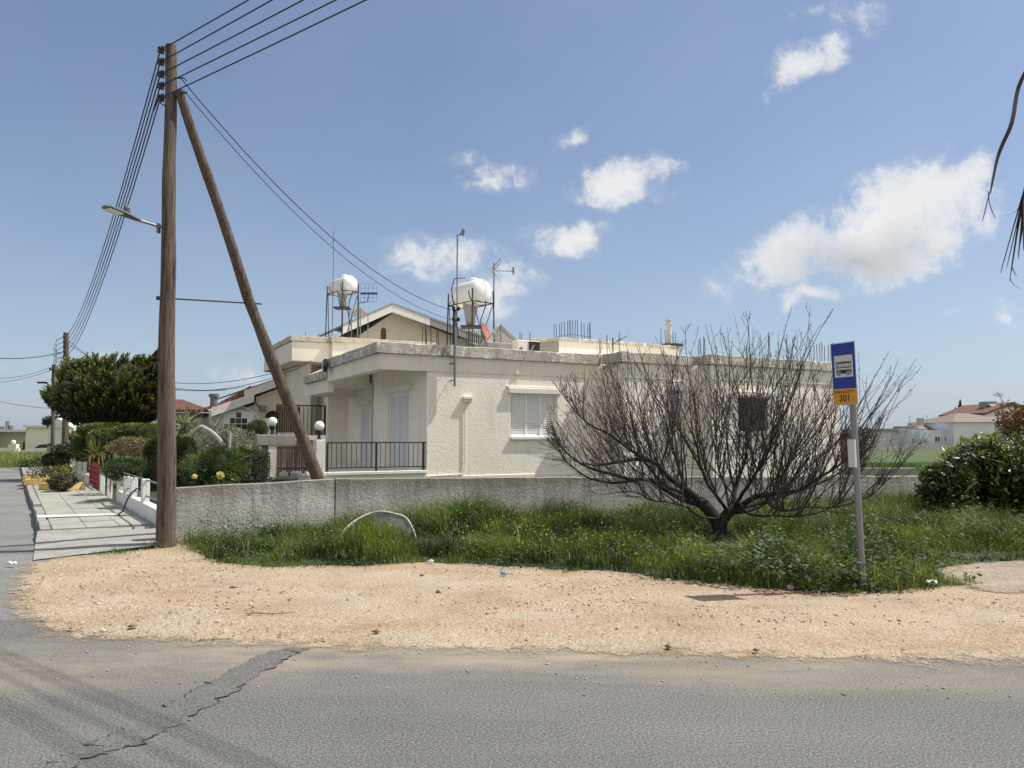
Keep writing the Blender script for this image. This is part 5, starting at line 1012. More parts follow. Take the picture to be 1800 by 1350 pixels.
t=thing('white_house','large white house with tan hipped tile roof behind the green shrub','house',(X(1700),Y,0)); w=MB(); w.box(X(1646),X(1715),Y,Y+12,0,Zt(742)); w.box(X(1715)+.01,X(1736),Y+1.5,Y+11,0,Zt(742)-.01); w.box(X(1736)+.01,X(1790),Y+.5,Y+11,0,Zt(742)-.02); obj('wall',w,M['far_white'],t,world=True); hip(t,X(1646),X(1762),Y,Y+12,Zt(742),Zt(724),M['tile_tan'],.46); wins(t,[(1681,771,2.8,4.5),(1704,769,2.5,3.5)],Y)
t=thing('white_house','low white house with a flat front and tan hip roof left of the large one','house',(X(1600),Y+2,0)); w=MB(); w.box(X(1575,Y+2),X(1645,Y+2),Y+2,Y+9,0,Zt(756,Y+2)); w.box(X(1587,Y+1),X(1592,Y+1),Y+.8,Y+1.99,Zt(775),Zt(757)); w.box(X(1603,Y+1),X(1609,Y+1),Y+.8,Y+1.99,Zt(775),Zt(757)); obj('wall',w,M['far_white'],t,world=True); hip(t,X(1590,Y+5),X(1632,Y+5),Y+5,Y+12,Zt(755,Y+5),Zt(742,Y+5),M['tile_tan'],.42); wins(t,[(1617.5,772,3.4,4),(1634.5,772,3.2,4),(1577,775,1.5,4)],Y+2)
m_=MB(); m_.box(X(1630,Y+3),X(1642,Y+3),Y+3,Y+4,Zt(757,Y+3),Zt(742,Y+3)); obj('roof_tank',m_,M['tankgrey'],t,world=True); m_=MB(); m_.box(X(1590,Y+3),X(1597,Y+3),Y+3,Y+4,Zt(748,Y+3),Zt(735,Y+3)); obj('roof_tank',m_,M['tankgrey'],t,world=True)
t=thing('shed_house','long low grey white building at the left end of the far houses','house',(X(1540,Y+6),Y+6,0)); w=MB(); w.box(X(1500,Y+6),X(1574,Y+6),Y+6,Y+14,0,Zt(757,Y+6)); obj('wall',w,M['far_white'],t,world=True); w=MB(); w.box(X(1498,Y+6),X(1583,Y+6),Y+5.5,Y+14,Zt(757,Y+6),Zt(753.5,Y+6)); w.box(X(1555,Y+7),X(1580,Y+7),Y+7,Y+9,Zt(753.5,Y+6),Zt(749,Y+6)); obj('roof',w,M['panel'],t,world=True)
Y5=118.; t=thing('gabled_house','tall pale gabled house with red tiled roofs at the right edge','house',(X(1760,Y5),Y5,0)); w=MB(); pts=[(1700,0),(1700,728),(1744,712),(1800,730),(1860,730),(1860,0)]; w.prism([(X(px,Y5),Y5,max(0,Zt(py,Y5)) if py else 0) for px,py in pts],(0,12,0)); obj('wall',w,M['far_white'],t,world=True); r_=MB()
for a,b_ in (((1698,729),(1745,710)),((1745,710),(1803,731))): r_.prism([(X(a[0],Y5),Y5-.5,Zt(a[1],Y5)),(X(b_[0],Y5),Y5-.5,Zt(b_[1],Y5)),(X(b_[0],Y5),Y5-.5,Zt(b_[1],Y5)+.3),(X(a[0],Y5),Y5-.5,Zt(a[1],Y5)+.3)],(0,13,0))
r_.prism([(X(1745,Y5),Y5+6,Zt(715,Y5)),(X(1765,Y5),Y5+6,Zt(707,Y5)),(X(1830,Y5),Y5+6,Zt(716,Y5)),(X(1830,Y5),Y5+6,Zt(724,Y5))],(0,5,0)); obj('roof',r_,M['tile'],t,world=True)
m_=MB(); m_.box(X(1724,Y5),X(1742,Y5),Y5+3,Y5+5,Zt(715,Y5),Zt(704,Y5)); m_.prism([(X(1726,Y5),Y5+1,Zt(720,Y5)),(X(1743,Y5),Y5+1,Zt(714,Y5)),(X(1743,Y5),Y5+2.9,Zt(708,Y5)),(X(1726,Y5),Y5+2.9,Zt(709,Y5))],(0,.2,0)); obj('water_heater',m_,M['panel'],t,world=True); wins(t,[(1755,727,5,3.5)],Y5)
m_=MB(); m_.tube([P(1764,708,Y5+2),P(1753,688,Y5+2)],.05,4); 
for k in range(5): p=P(1746+k*3,696+k*.6,Y5+2); m_.tube([p,p+Vector((.5,0,.5))],.04,4)
obj('aerial',m_,M['rust'],t,world=True)
def cypress(label,px,pb,pt_,Y,lean=0.):
    b0=P(px,770,Y); tp=P(px+lean,pt_,Y); n=500; s=rng.random(n); z=tp.z*(.25+.75*s); r=.55*np.sin(np.clip(1-s,0.02,1)*1.4)**.7*rng.random(n)**.4; a=rng.random(n)*2*PI; c=np.stack([(tp.x-b0.x)*s+r*np.cos(a),r*np.sin(a),z],1)
    t=thing('cypress_tree',label,'cypress',(b0.x,Y,0),0,'cypresses behind the far roofs'); leaves('crown',c,.5,.3,colvar(n,(.012,.022,.012),(.03,.045,.02)),M['conifer'],t,up=.7,tipdir=np.array([0,0,1.])); m_=MB(); m_.tube([(0,0,0),(0,0,tp.z*.5)],.12,6); obj('trunk',m_,M['bark'],t)
cypress('tallest leaning dark cypress behind the tan roof',1694,727,706,135,-6.5); cypress('middle slim cypress behind the tan roof',1685.5,728,715,140); cypress('left short cypress behind the tan roof',1679.5,729,719,140); cypress('tiny cypress tip left of the three others',1670,731,728,140)
for i,(px,pt_,Yy,lab) in enumerate(((1630,729,106,'thin rooftop aerial above the low white house right end'),(1600,730,106,'thin rooftop aerial beside the tank of the low white house'),(1555,744,108,'short aerial on the long low building'))):
    m_=MB(); a=P(px,752,Yy); b_=P(px,pt_,Yy); m_.tube([(0,0,0),(0,0,b_.z-3.)],.035,4); m_.tube([(-.25,0,b_.z-3.05),(.3,0,b_.z-3.05)],.03,4); t=thing('antenna',lab,'antenna',(a.x,Yy,3.),0,'far antennas'); obj('mast',m_,M['galv'],t)
# ================================================================ VEGETATION
pxbush('green_shrub','large glossy green shrub right of the bus stop in front of the wall','shrub',1770,850,14.6,112,78,1.0,15000,.15,(.016,.032,.008),(.16,.21,.04),aspect=.32,lump=.42,core=.5,lf=.45,up=.35,inner=.35,nl=12)
pxbush('green_shrub','lower left lobe of shrub with drooping leaves beside the large green shrub','shrub',1668,858,14.3,42,50,.6,4600,.12,(.018,.034,.010),(.12,.17,.03),aspect=.36,lump=.35,up=.3,inner=.3)
def sprigs(label,lst,Y,c0,c1,name='leaf_sprigs'):
    b0=P(lst[0][0],770,Y); t=thing(name,label,'shrub',(b0.x,Y,0)); cs=[];dr=[]; m_=MB()
    for px,py,k in lst:
        c=P(px,py,Y+random.uniform(-.4,.4)); o=c-Vector((b0.x,Y,0)); m_.tube([(o.x*.7,o.y*.5,max(.2,o.z-.9)),(o.x,o.y,o.z-.05)],[.012,.004],4)
        for _ in range(k): cs.append(o+Vector((rt.gauss(0,.03),rt.gauss(0,.03),rt.gauss(0,.03)))); a=rt.uniform(0,6.3); dr.append((math.cos(a),math.sin(a),.5))
    obj('stem',m_,M['bark'],t); leaves('foliage',np.array(cs),.17,.26,colvar(len(cs),c0,c1),M['leaf'],t,up=.75,tipdir=np.array(dr),fold=.2)
sprigs('bright yellow green leaf rosettes topping the large green shrub',[(1740,768,14),(1748,775,12),(1730,775,10),(1705,778,10),(1765,790,12),(1790,787,14),(1672,795,12),(1650,826,10),(1775,805,10),(1755,812,10),(1790,820,10),(1720,800,10),(1745,830,8)],14.2,(.10,.15,.02),(.26,.30,.04),'rosette_shrub')
pxbush('red_leaved_shrub','reddish brown leaved shrub at the right edge behind the green one','shrub',1800,752,15.8,38,52,.8,3600,.075,(.05,.028,.016),(.20,.10,.04),aspect=.5,lump=.35,up=.3,inner=.2)
pxbush('rusty_hedge','rusty brown hedge just right of the house corner','hedge',1493,790,30,10,32,1.5,2000,.13,(.05,.03,.015),(.16,.09,.045),aspect=.5,lump=.25,up=.3)
pxbush('pale_olive_shrub','small grey green shrub above the rusty hedge by the house corner','shrub',1515,765,34,14,14,1.,700,.13,(.05,.06,.04),(.16,.18,.11))
# garden between wall and street fence
DG=((.012,.024,.008),(.045,.075,.018))
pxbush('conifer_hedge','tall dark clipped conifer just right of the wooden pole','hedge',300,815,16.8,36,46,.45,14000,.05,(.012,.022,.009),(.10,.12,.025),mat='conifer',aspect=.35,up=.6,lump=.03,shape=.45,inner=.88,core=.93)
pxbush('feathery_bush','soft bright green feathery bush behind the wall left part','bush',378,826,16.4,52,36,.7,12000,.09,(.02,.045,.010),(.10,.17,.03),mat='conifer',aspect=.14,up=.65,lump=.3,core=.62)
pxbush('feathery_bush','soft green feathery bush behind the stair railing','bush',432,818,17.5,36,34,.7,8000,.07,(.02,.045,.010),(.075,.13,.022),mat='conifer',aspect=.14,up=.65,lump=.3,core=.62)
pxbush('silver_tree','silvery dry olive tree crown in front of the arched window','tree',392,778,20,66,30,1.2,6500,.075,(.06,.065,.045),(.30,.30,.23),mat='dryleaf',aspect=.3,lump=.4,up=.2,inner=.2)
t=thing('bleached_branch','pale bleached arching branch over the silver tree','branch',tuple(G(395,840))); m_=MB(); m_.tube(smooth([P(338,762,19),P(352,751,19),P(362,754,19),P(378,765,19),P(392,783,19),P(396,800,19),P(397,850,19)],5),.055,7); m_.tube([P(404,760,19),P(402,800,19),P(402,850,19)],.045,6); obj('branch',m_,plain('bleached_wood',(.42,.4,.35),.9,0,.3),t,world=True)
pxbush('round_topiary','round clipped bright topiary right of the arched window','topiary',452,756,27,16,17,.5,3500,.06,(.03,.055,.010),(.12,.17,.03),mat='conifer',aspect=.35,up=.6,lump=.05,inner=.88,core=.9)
def rose(px,py,Y,label,s=.06):
    c=P(px,py,Y); t=thing('yellow_rose',label,'rose',(c.x,Y,0),0,'roses behind the wall'); m_=MB(); m_.tube([(0,0,0),(.02,0,c.z*.6),(0,0,c.z)],.006,5); obj('stem',m_,M['bark'],t)
    cs=np.zeros((40,3)); cs[:,2]=c.z; fl=leaves('flower',cs,s,.9,colvar(40,(.62,.6,.2),(.8,.78,.45)),M['grass'],t,up=.3); n=60; leaves('leaf_cluster',rng.normal(size=(n,3))*np.array((.16,.1,.12))+np.array((0,0,c.z-.25)),.05,.5,colvar(n,(.03,.05,.02),(.10,.14,.06)),M['leaf'],t)
rose(342,838,14.2,'left yellow rose above the left end of the grey wall'); rose(387,836,14.2,'larger pale yellow rose right of the other rose',.085); 
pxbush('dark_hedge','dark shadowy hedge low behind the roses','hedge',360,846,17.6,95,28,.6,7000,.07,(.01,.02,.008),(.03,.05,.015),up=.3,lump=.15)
# stair railing
t=thing('stair_railing','thin dark handrail with balusters on the garden stair left of the slatted screen','railing',tuple(G(430,870))); Ya=16.6
for dy_,off in ((0,0),(.7,6)):
    m_=MB()
    a=P(395+off*3.3,829-off*.3,Ya+dy_); b_=P(437+off*3.4,804+off*.2,Ya+dy_); c=P(474,802 if off==0 else 796,Ya+dy_); m_.tube([a,b_,c],.02,6); m_.tube([a,a-Z3*.6],.02,6); m_.tube([b_-Z3*.5,c-Z3*.5],.015,6)
    for k in range(6): p=a.lerp(b_,k/5); m_.tube([p,p-Z3*.55],.01,5)
    for k in range(5): p=b_.lerp(c,k/4); m_.tube([p,p-Z3*.55],.01,5)
    obj('handrail',m_,M['iron'],t,world=True)
# hedges left of the pole
H_=lambda lab,px,py,Y,hw,hh,n=5000,ls=.07,c=((.03,.055,.010),(.20,.26,.04)),**k: pxbush('clipped_hedge',lab,'hedge',px,py,Y,hw,hh,k.pop('dep',.9),n,ls,c[0],c[1],mat='conifer',aspect=.4,up=.6,lump=.06,inner=.86,shape=.75,core=.9,group='clipped hedges of the front garden')
H_('long flat cushion shaped clipped hedge directly under the dark tree',186,757,28,40,12,7000); H_('domed clipped hedge cushion touching the wooden pole',246,763,25,36,17,8000); H_('rounded clipped hedge between the dark tree trunk and the dry shrub',192,772,27,24,18,5500); H_('boxy clipped hedge behind the yucca and the red gate',157,783,30,19,16,4500)
pxbush('low_bush','low dark green bush behind the white fence pillars','bush',225,823,18.5,28,20,.9,6000,.06,(.015,.035,.010),(.07,.12,.025),mat='conifer',aspect=.3,up=.6,lump=.25,core=.7)
pxbush('dry_shrub','brown leafed dry shrub behind the fence between the hedges','shrub',228,785,20.5,34,17,.7,3500,.06,(.06,.05,.025),(.26,.21,.12),mat='dryleaf',lump=.3)
pxbush('dark_shrub','dark low shrubs behind the far white pillars','shrub',128,792,32,28,14,1.,2500,.1,(.012,.02,.01),(.05,.06,.025),lump=.3)
# yucca
t=thing('yucca','spiky yucca with arching pale leaves behind the red gate','yucca',tuple(G(168,835))); c=P(168,805,25.5); n=90; m_=MB(); l=t.location
V=[];F=[];col=[]
for i in range(n):
    a=rt.uniform(0,6.3); el=rt.uniform(.1,1.4); L=rt.uniform(.5,.95); d_=Vector((math.cos(a)*math.cos(el),math.sin(a)*math.cos(el),math.sin(el))); s_=d_.cross(Z3).normalized()*.022; p0=c-l; p1=p0+d_*L*.5; p2=p0+d_*L+Vector((0,0,-.25*L*math.cos(el))); b0=len(V); V+=[tuple(p0-s_),tuple(p0+s_),tuple(p1+s_),tuple(p1-s_),tuple(p2)]; F+=[(b0,b0+1,b0+2),(b0,b0+2,b0+3),(b0+3,b0+2,b0+4)]; g_=rt.random(); col+=[(lerp(.05,.28,g_),lerp(.08,.26,g_),lerp(.02,.12,g_))]*5
tri_mesh('leaf_rosette',V,F,np.array(col),M['grass'],t); m_.tube([c-Z3*(c.z),c],[.09,.07],8); obj('trunk',m_,M['bark'],t,world=True)
# big dark swept tree
def swept_tree():
    Y=30.; s=Y/f; c=P(185,705,Y); base=P(196,770,Y); t=thing('swept_conifer','dense dark evergreen tree with upswept tufted branches left of the wooden pole','tree',(base.x,Y,0)); l=Vector((base.x,Y,0)); m_=MB()
    hull=[(75,703),(80,688),(100,678),(105,655),(120,640),(135,640),(160,632),(185,636),(205,632),(225,634),(245,634),(262,632),(278,615),(288,640),(288,700),(280,735),(262,742),(240,752),(205,752),(160,752),(120,738),(100,722)]
    pts=[];q=rng.random((60000,2))*np.array((232,150))+np.array((72,608)); q=q[inside(q,hull)]; e=edist(q,hull)
    q=q[:1900]; e=e[:1900]; cs=[];dirs=[];hu=[]
    for (px,py),ee in zip(q,e):
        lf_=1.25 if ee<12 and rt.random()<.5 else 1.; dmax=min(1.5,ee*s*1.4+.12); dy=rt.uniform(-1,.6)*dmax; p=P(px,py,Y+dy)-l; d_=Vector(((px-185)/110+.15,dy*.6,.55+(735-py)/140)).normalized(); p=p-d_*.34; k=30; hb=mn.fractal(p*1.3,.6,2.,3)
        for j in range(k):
            off=d_*(j/k*.5*lf_); wd=.05*(1-.75*j/k); cs.append(p+off+Vector((rt.gauss(0,wd),rt.gauss(0,wd),rt.gauss(0,wd)))); dirs.append(d_+Vector((rt.gauss(0,.3),rt.gauss(0,.3),rt.gauss(0,.3)))); hu.append(-.25+.4*hb+1.15*(j/k)**1.6)  # lit tips and dark gaps of the tufts painted into leaf colour
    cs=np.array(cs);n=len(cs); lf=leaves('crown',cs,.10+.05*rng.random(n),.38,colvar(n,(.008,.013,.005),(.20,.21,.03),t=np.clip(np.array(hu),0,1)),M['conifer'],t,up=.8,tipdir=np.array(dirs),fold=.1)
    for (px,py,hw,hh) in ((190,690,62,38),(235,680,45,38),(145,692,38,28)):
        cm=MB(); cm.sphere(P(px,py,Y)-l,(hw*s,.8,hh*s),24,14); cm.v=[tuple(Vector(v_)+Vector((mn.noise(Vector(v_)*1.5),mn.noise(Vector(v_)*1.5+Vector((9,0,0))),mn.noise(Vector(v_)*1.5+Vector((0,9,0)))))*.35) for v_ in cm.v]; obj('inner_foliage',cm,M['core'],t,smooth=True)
    for ex,ey,r0 in ((130,730,.07),(160,715,.08),(200,720,.1),(240,720,.08),(110,705,.05),(265,700,.05)): m_.tube(smooth([P(190,800,Y),P(188,770,Y),P(lerp(188,ex,.6),752,Y),P(ex,ey,Y)],4),[lerp(r0*1.4,.02,i/12) for i in range(13)],7)
    obj('trunk',m_,M['bark'],t,world=True)
swept_tree()
def cactus(label,px,py,Y):
    c=P(px,py,Y); t=thing('cactus',label,'cactus',(c.x,Y,0)); m_=MB(); 
    for dx,h_,r_ in ((0,.0,.07),(-.25,-.35,.05),(.22,-.3,.05),(.42,-.15,.05),(-.42,-.2,.045)): m_.tube([(dx*.3,0,0),(dx*.5,0,c.z*.5),(dx,0,c.z*.62),(dx,0,c.z+h_)],[r_,r_,r_,r_*.6],8)
    obj('stem',m_,plain('cactus_green',(.03,.05,.02),.7),t,smooth=True)
cactus('thin dark branching cactus under the dark tree',145,752,32)
pxbush('agave','pale spiky agave leaves just right of the wooden pole','agave',322,752,24,22,18,.5,120,.55,(.10,.14,.08),(.26,.30,.18),aspect=.14,up=.2,lump=.1,inner=.0)
# ---- white pillars and red bars along the sidewalk
fb0=base+SN*1.66
def fpt(px,off=0.): 
    w_=onpl(px,880,fb0+SN*off,SN); return Vector((w_.x,w_.y,0))
def fz(px,py,off=0.): return onpl(px,py,fb0+SN*off,SN).z
def fence_pillar(label,px0,px1,ptop,zb=.0,curved=False):
    a=fpt(px0); uu=(px1-900)/f; w_=max(.12,min(.3,(uu*a.y-a.x)/(SN.x-uu*SN.y))); z=fz(px0,ptop); t=thing('fence_pillar',label,'pillar',tuple(a),math.atan2(SD.y,SD.x),'white fence pillars along the sidewalk'); m_=MB(); m_.cbox(0,.16,-w_,0,zb,z,.015); obj('pillar',m_,M['pillar'],t)
fp=[('white rendered pillar nearest the wooden pole',249,268,842),('white rendered pillar second from the wooden pole with the rust pipe',228.5,247,839),('slim white pillar beside the red tube, third from the pole',217,227,837),('white pillar fourth from the pole, just right of the tall striped pillar',205.5,216,835)]
for l_,a,b,c in fp: fence_pillar(l_,a,b,c)
fence_pillar('tall white pillar with a red vertical stripe by the gate',188,201.5,831)
pa=fpt(195); m_=MB(); zz=fz(195,838); m_.box(-.02,.02,-.012,.0,.3,zz-.05); 
t=thing('red_stripe_bar','dark red vertical bar set on the tall white pillar','bar',tuple(fpt(194)-SN*.003),math.atan2(SN.y,SN.x)); mm=MB(); mm.box(-.02,.0,-.03,.03,.25,zz-.05); obj('bar',mm,M['red'],t)
fence_pillar('wide white gate pillar behind the striped pillar',175,187,826)
for l_,a,b,c in (('white sloping pillar left of the red gate',144,153,811),('white pillar second left of the red gate',136,143,811),('white pillar third left of the red gate',130,135.5,810),('white pillar fourth left of the red gate',124,129.5,808),('white pillar farthest along the street fence',117,122,802)): fence_pillar(l_,a,b,c)
# low plinth wall, rails
t=thing('fence_plinth','low white plinth wall joining the fence pillars beside the sidewalk','wall',tuple(fb0),math.atan2(SD.y,SD.x)); m_=MB(); s1=(fpt(203)-fb0).dot(SD); m_.cbox(-.6,s1,-.19,-.02,.0,.37,.01); s2=(fpt(187)-fb0).dot(SD);  s3=(fpt(153)-fb0).dot(SD); s4=(fpt(117)-fb0).dot(SD); obj('plinth',m_,M['pillar'],t); m_=MB(); m_.cbox(s3,s4,-.2,.0,0,.4,.01); obj('plinth',m_,M['pillar'],t)
t=thing('fence_rails','rusty red horizontal rails and upright tubes between the white pillars','railing',tuple(fb0),math.atan2(SD.y,SD.x)); m_=MB()
for z in (.50,.80): m_.tube([(-.6,-.08,z),(s1,-.08,z)],.018,6)
obj('rail',m_,M['galv'],t); m_=MB()
for px in (224,245,): 
    s_=(fpt(px)-fb0).dot(SD); m_.tube([(s_,-.1,.36),(s_,-.1,.68),(s_+.08,-.1,.72),(s_+.16,-.1,.68),(s_+.16,-.1,.42)],.028,7)
obj('red_tube',m_,M['red'],t)
t=thing('red_gate','red iron street gate with vertical bars between the white pillars','gate',tuple(fpt(172)),math.atan2(SD.y,SD.x)); m_=MB(); a=fpt(172.5); b=fpt(157); L=(b-a).length; zt=fz(165,813)
for z in (.3,.62,zt-.1): m_.box(0,L,-.02,.02,z,z+.04)
n=8
for i in range(n+1): x=L*i/n; m_.tube([(x,0,.18),(x,0,zt-.02*(i%2))],.018,6)
m_.box(L*.42,L*.42+.08,-.03,.03,.14,zt+.03); obj('bars',m_,M['red'],t)
t=thing('garden_hose','black hose end hanging from the low fence to the sidewalk','hose',tuple(fpt(240)),0); p=fpt(243)-SN*.03; m_=MB(); m_.tube([(p.x,p.y,.62),(p.x-.05,p.y-.1,.55),(p.x-.12,p.y-.14,.4),(p.x-.16,p.y-.2,.2),(p.x-.2,p.y-.28,.15)],.016,6); obj('hose',m_,M['cable'],t,world=True)
# planters on the sidewalk
def planter(label,px0,px1,pyb,depth,n,hh,c0,c1):
    a=G(px0,pyb,.13); b=G(px1,pyb-3,.13); L=(b-a).length; an=math.atan2(b.y-a.y,b.x-a.x); t=thing('planter',label,'planter',(a.x,a.y,.13),an,'block edged planters on the sidewalk'); m_=MB(); k=max(1,int(L/.42))
    for i in range(k): m_.cbox(L*i/k+.004,L*(i+1)/k-.004,0,.1,0,.19,.008); 
    m_.cbox(0,.1,.11,depth,0,.18,.008); m_.cbox(L-.1,L,.11,depth,0,.18,.008); m_.cbox(0,L,depth+.005,depth+.1,0,.19,.008); obj('edging',m_,M['planter'],t); m_=MB(); m_.box(.1,L-.1,.1,depth,0,.15); obj('soil',m_,M['bark'],t)
    c=rng.random((n,3))*np.array((L*1.1,depth,hh))+np.array((-.05,.05,.12)); leaves('plants',c,.06,.5,colvar(n,c0,c1),M['leaf'],t,up=.3)
planter('nearest yellow block planter with low green plants on the sidewalk',111,150,862,.8,900,.35,(.04,.05,.02),(.2,.2,.05)); planter('small yellow block planter farther up the sidewalk',81,89,852,.5,300,.45,(.02,.03,.015),(.08,.09,.04)); planter('smallest yellow block planter farthest up the sidewalk',76.5,83,847,.5,300,.4,(.02,.03,.015),(.08,.09,.04))
pxbush('dark_ground_bush','dark purple green low bush behind the nearest planter','bush',110,848,21.5,24,14,.45,3500,.06,(.02,.022,.015),(.09,.085,.05),lump=.25); pxbush('dark_ground_bush','dark round bush beside the small planters','bush',92,832,26,13,12,.5,2500,.06,(.014,.022,.010),(.05,.065,.025),lump=.15)
pxbush('bonsai_shrub','dark clipped flat topped shrub over the sidewalk','shrub',100,809,30,18,13,.6,5000,.07,(.012,.022,.010),(.045,.065,.022),lump=.08,shape=.75,inner=.7); pxbush('street_end_bush','bright green wild bush at the far end of the sidewalk','bush',66,816,40,24,11,1.2,4000,.12,(.04,.07,.02),(.12,.17,.045),lump=.25)
c=P(112,833,24); t=thing('flower_pot','wide terracotta bowl with yellow green plants on the sidewalk','flower pot',(c.x,24,.13)); m_=MB(); z=c.z-.13; m_.lathe((0,0,0),Z3,[(0,.14),(z*.75,.12),(z*.78,.2),(z,.32),(z+.04,.34)],18); obj('pot',m_,M['pot'],t); n=500; cc=rng.normal(size=(n,3))*np.array((.17,.15,.06))+np.array((0,0,z+.14)); leaves('plants',cc,.07,.5,colvar(n,(.06,.08,.02),(.26,.24,.06)),M['leaf'],t,up=.5)
# meadow tall grass far end of the street
q=scatter(26000,[(-19,44),(-19.6,40.5),(-34,40.5),(-52,60),(-36,66),(-27,58)]); V,F=grassblades(q,.35+.35*rng.random(len(q)),.010+.012*rng.random(len(q)),.5,.5); tag(tri_mesh('meadow_grass',V,F,np.repeat(colvar(len(q),(.09,.13,.035),(.30,.34,.12)),5,0),M['grass']),kind='stuff',label='tall pale grass at the far end of the side street')
q=scatter(30000,[(13.5,25),(40,25),(42,46),(20,46)]); V,F=grassblades(q,.12+.15*rng.random(len(q)),.008+.01*rng.random(len(q)),.5,.5); tag(tri_mesh('field_grass',V,F,np.repeat(colvar(len(q),(.04,.075,.015),(.11,.16,.035)),5,0),M['grass']),kind='stuff',label='short green crop of the field behind the houses')
# ================================================================ PALM at the right edge (only its hanging dry leaves reach the view)
pb=Vector((5.6,3.9,0)); t=thing('palm_tree','palm tree at the right edge whose dark dry leaf tips hang into the view','palm',tuple(pb)); m_=MB(); m_.tube([pb,pb+Vector((.05,0,2.)),pb+Vector((0,0,4.6))],[.19,.15,.14],14); obj('trunk',m_,M['bark'],t,world=True,smooth=True)
def strip(m_,pts,w):
    pts=smooth([Vector(p) for p in pts],6); n=len(pts)
    for i in range(n-1):
        wa=w*math.sin(PI*min(1,(i+.6)/n*.95+.05))**.5 if i else w*.5; wb=w*math.sin(PI*min(.985,(i+1.6)/n*.95+.05))**.5
        a=Vector((.8,.5,.1)); a.normalize(); m_.add([tuple(pts[i]-a*wa),tuple(pts[i]+a*wa),tuple(pts[i]+a*wa+Y3*.003),tuple(pts[i]-a*wa+Y3*.003),tuple(pts[i+1]-a*wb),tuple(pts[i+1]+a*wb),tuple(pts[i+1]+a*wb+Y3*.003),tuple(pts[i+1]-a*wb+Y3*.003)],[(0,1,5,4),(1,2,6,5),(2,3,7,6),(3,0,4,7)])
Yp=3.7; q=lambda px,py,dy=0.: P(px,py,Yp+dy); crown=pb+Vector((0,0,4.6))
fr=MB(); ra=smooth([crown,crown+Vector((-1.1,-.05,.45)),q(2050,60),q(1960,40)],6); fr.tube(ra,[lerp(.035,.012,i/(len(ra)-1)) for i in range(len(ra))],6)
strip(fr,[q(1960,40),q(1850,70),q(1796,140),q(1779,215),q(1762,255),q(1752,285),q(1741,340)],.019)
strip(fr,[q(1741,335),q(1735,358),q(1727,390)],.0035); strip(fr,[q(1737,335),q(1741,362),q(1750,384)],.003)
obj('frond',fr,M['palm'],t,world=True); fr=MB(); ra=smooth([crown,crown+Vector((-.9,-.3,.2)),q(2000,150),q(1880,160)],6); fr.tube(ra,[lerp(.035,.012,i/(len(ra)-1)) for i in range(len(ra))],6)
for tx,ty,w in ((1778,478,.008),(1759,480,.006),(1790,455,.008),(1775,495,.005),(1800,440,.01),(1770,470,.005),(1793,430,.011)): strip(fr,[q(1880,160),q(1830,250,-.05),q(1803,330+rt.uniform(-8,8)),q(lerp(1800,tx,.45),400),q(tx,ty)],w)
strip(fr,[q(1797,355),q(1785,372),q(1772,378),q(1762,379)],.0018); strip(fr,[q(1776,488),q(1782,500),q(1795,508)],.0015); strip(fr,[q(1780,470),q(1785,482),q(1790,485)],.003)
obj('frond',fr,M['palm'],t,world=True)
for k in range(4):
    a=-1.5+k*.4; ex=crown+Vector((math.cos(a)*1.1,math.sin(a)*1.1,-.1)); fr=MB(); ra=smooth([crown,crown+Vector((math.cos(a)*.6,math.sin(a)*.6,.5)),ex],5); fr.tube(ra,.02,5)
    for j in range(2,len(ra)):
        for s_ in (-1,1): sd=Vector((-math.sin(a),math.cos(a),0))*s_; strip(fr,[ra[j],ra[j]+sd*.3-Z3*.1,ra[j]+sd*.45-Z3*.45],.014)
    obj('frond',fr,M['palm'],t,world=True)
# ================================================================ SKY, SUN, CAMERA
EL,AZ=R(56),R(12)
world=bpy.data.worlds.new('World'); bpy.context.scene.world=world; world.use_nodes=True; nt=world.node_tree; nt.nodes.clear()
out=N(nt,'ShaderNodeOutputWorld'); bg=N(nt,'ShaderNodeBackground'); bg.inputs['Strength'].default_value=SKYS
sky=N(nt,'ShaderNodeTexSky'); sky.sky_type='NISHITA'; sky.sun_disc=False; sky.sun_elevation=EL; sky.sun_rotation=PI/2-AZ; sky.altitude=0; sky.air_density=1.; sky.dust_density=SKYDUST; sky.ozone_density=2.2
tc=N(nt,'ShaderNodeTexCoord').outputs['Generated']; sp=N(nt,'ShaderNodeSeparateXYZ'); nt.links.new(tc,sp.inputs[0]); yy=math_(nt,'MAXIMUM',sp.outputs[1],.02); u=math_(nt,'DIVIDE',sp.outputs[0],yy); v=math_(nt,'DIVIDE',sp.outputs[2],yy); cb=N(nt,'ShaderNodeCombineXYZ'); nt.links.new(u,cb.inputs[0]); nt.links.new(v,cb.inputs[1]); uv=cb.outputs[0]
def UVp(px,py): a=ray(px,py); return a[0]/a[1],a[2]/a[1]
clouds=[ # px,py,rx,ry,angle(deg, ccw up),strength
 (1090,315,78,34,12,1.15),(990,418,62,30,4,.95),(850,296,70,24,-18,.62),(905,312,60,16,-5,.4),(995,252,36,18,35,.62),(770,452,100,38,-4,.62),(880,510,58,44,30,.72),(815,540,80,28,0,.5),
 (1560,392,160,72,24,1.3),(1400,452,130,44,22,1.05),(1655,335,95,40,28,1.15),(1640,420,75,40,20,1.1),(1735,385,38,30,30,.55),(1420,520,64,20,18,.7),
 (1425,108,66,30,30,.85),(1375,155,36,10,42,.45),(1512,30,44,34,-20,.55),(1450,15,70,14,10,.38),(415,655,44,30,5,.38),(220,620,60,26,0,.28),(690,470,60,20,0,.3),(1680,555,24,14,20,.4),(1770,545,30,22,0,.42),(1165,350,50,20,-25,.42),(60,640,90,30,0,.2),(1060,395,40,16,15,.35),(180,380,50,14,5,.14),(300,570,80,14,3,.16)]
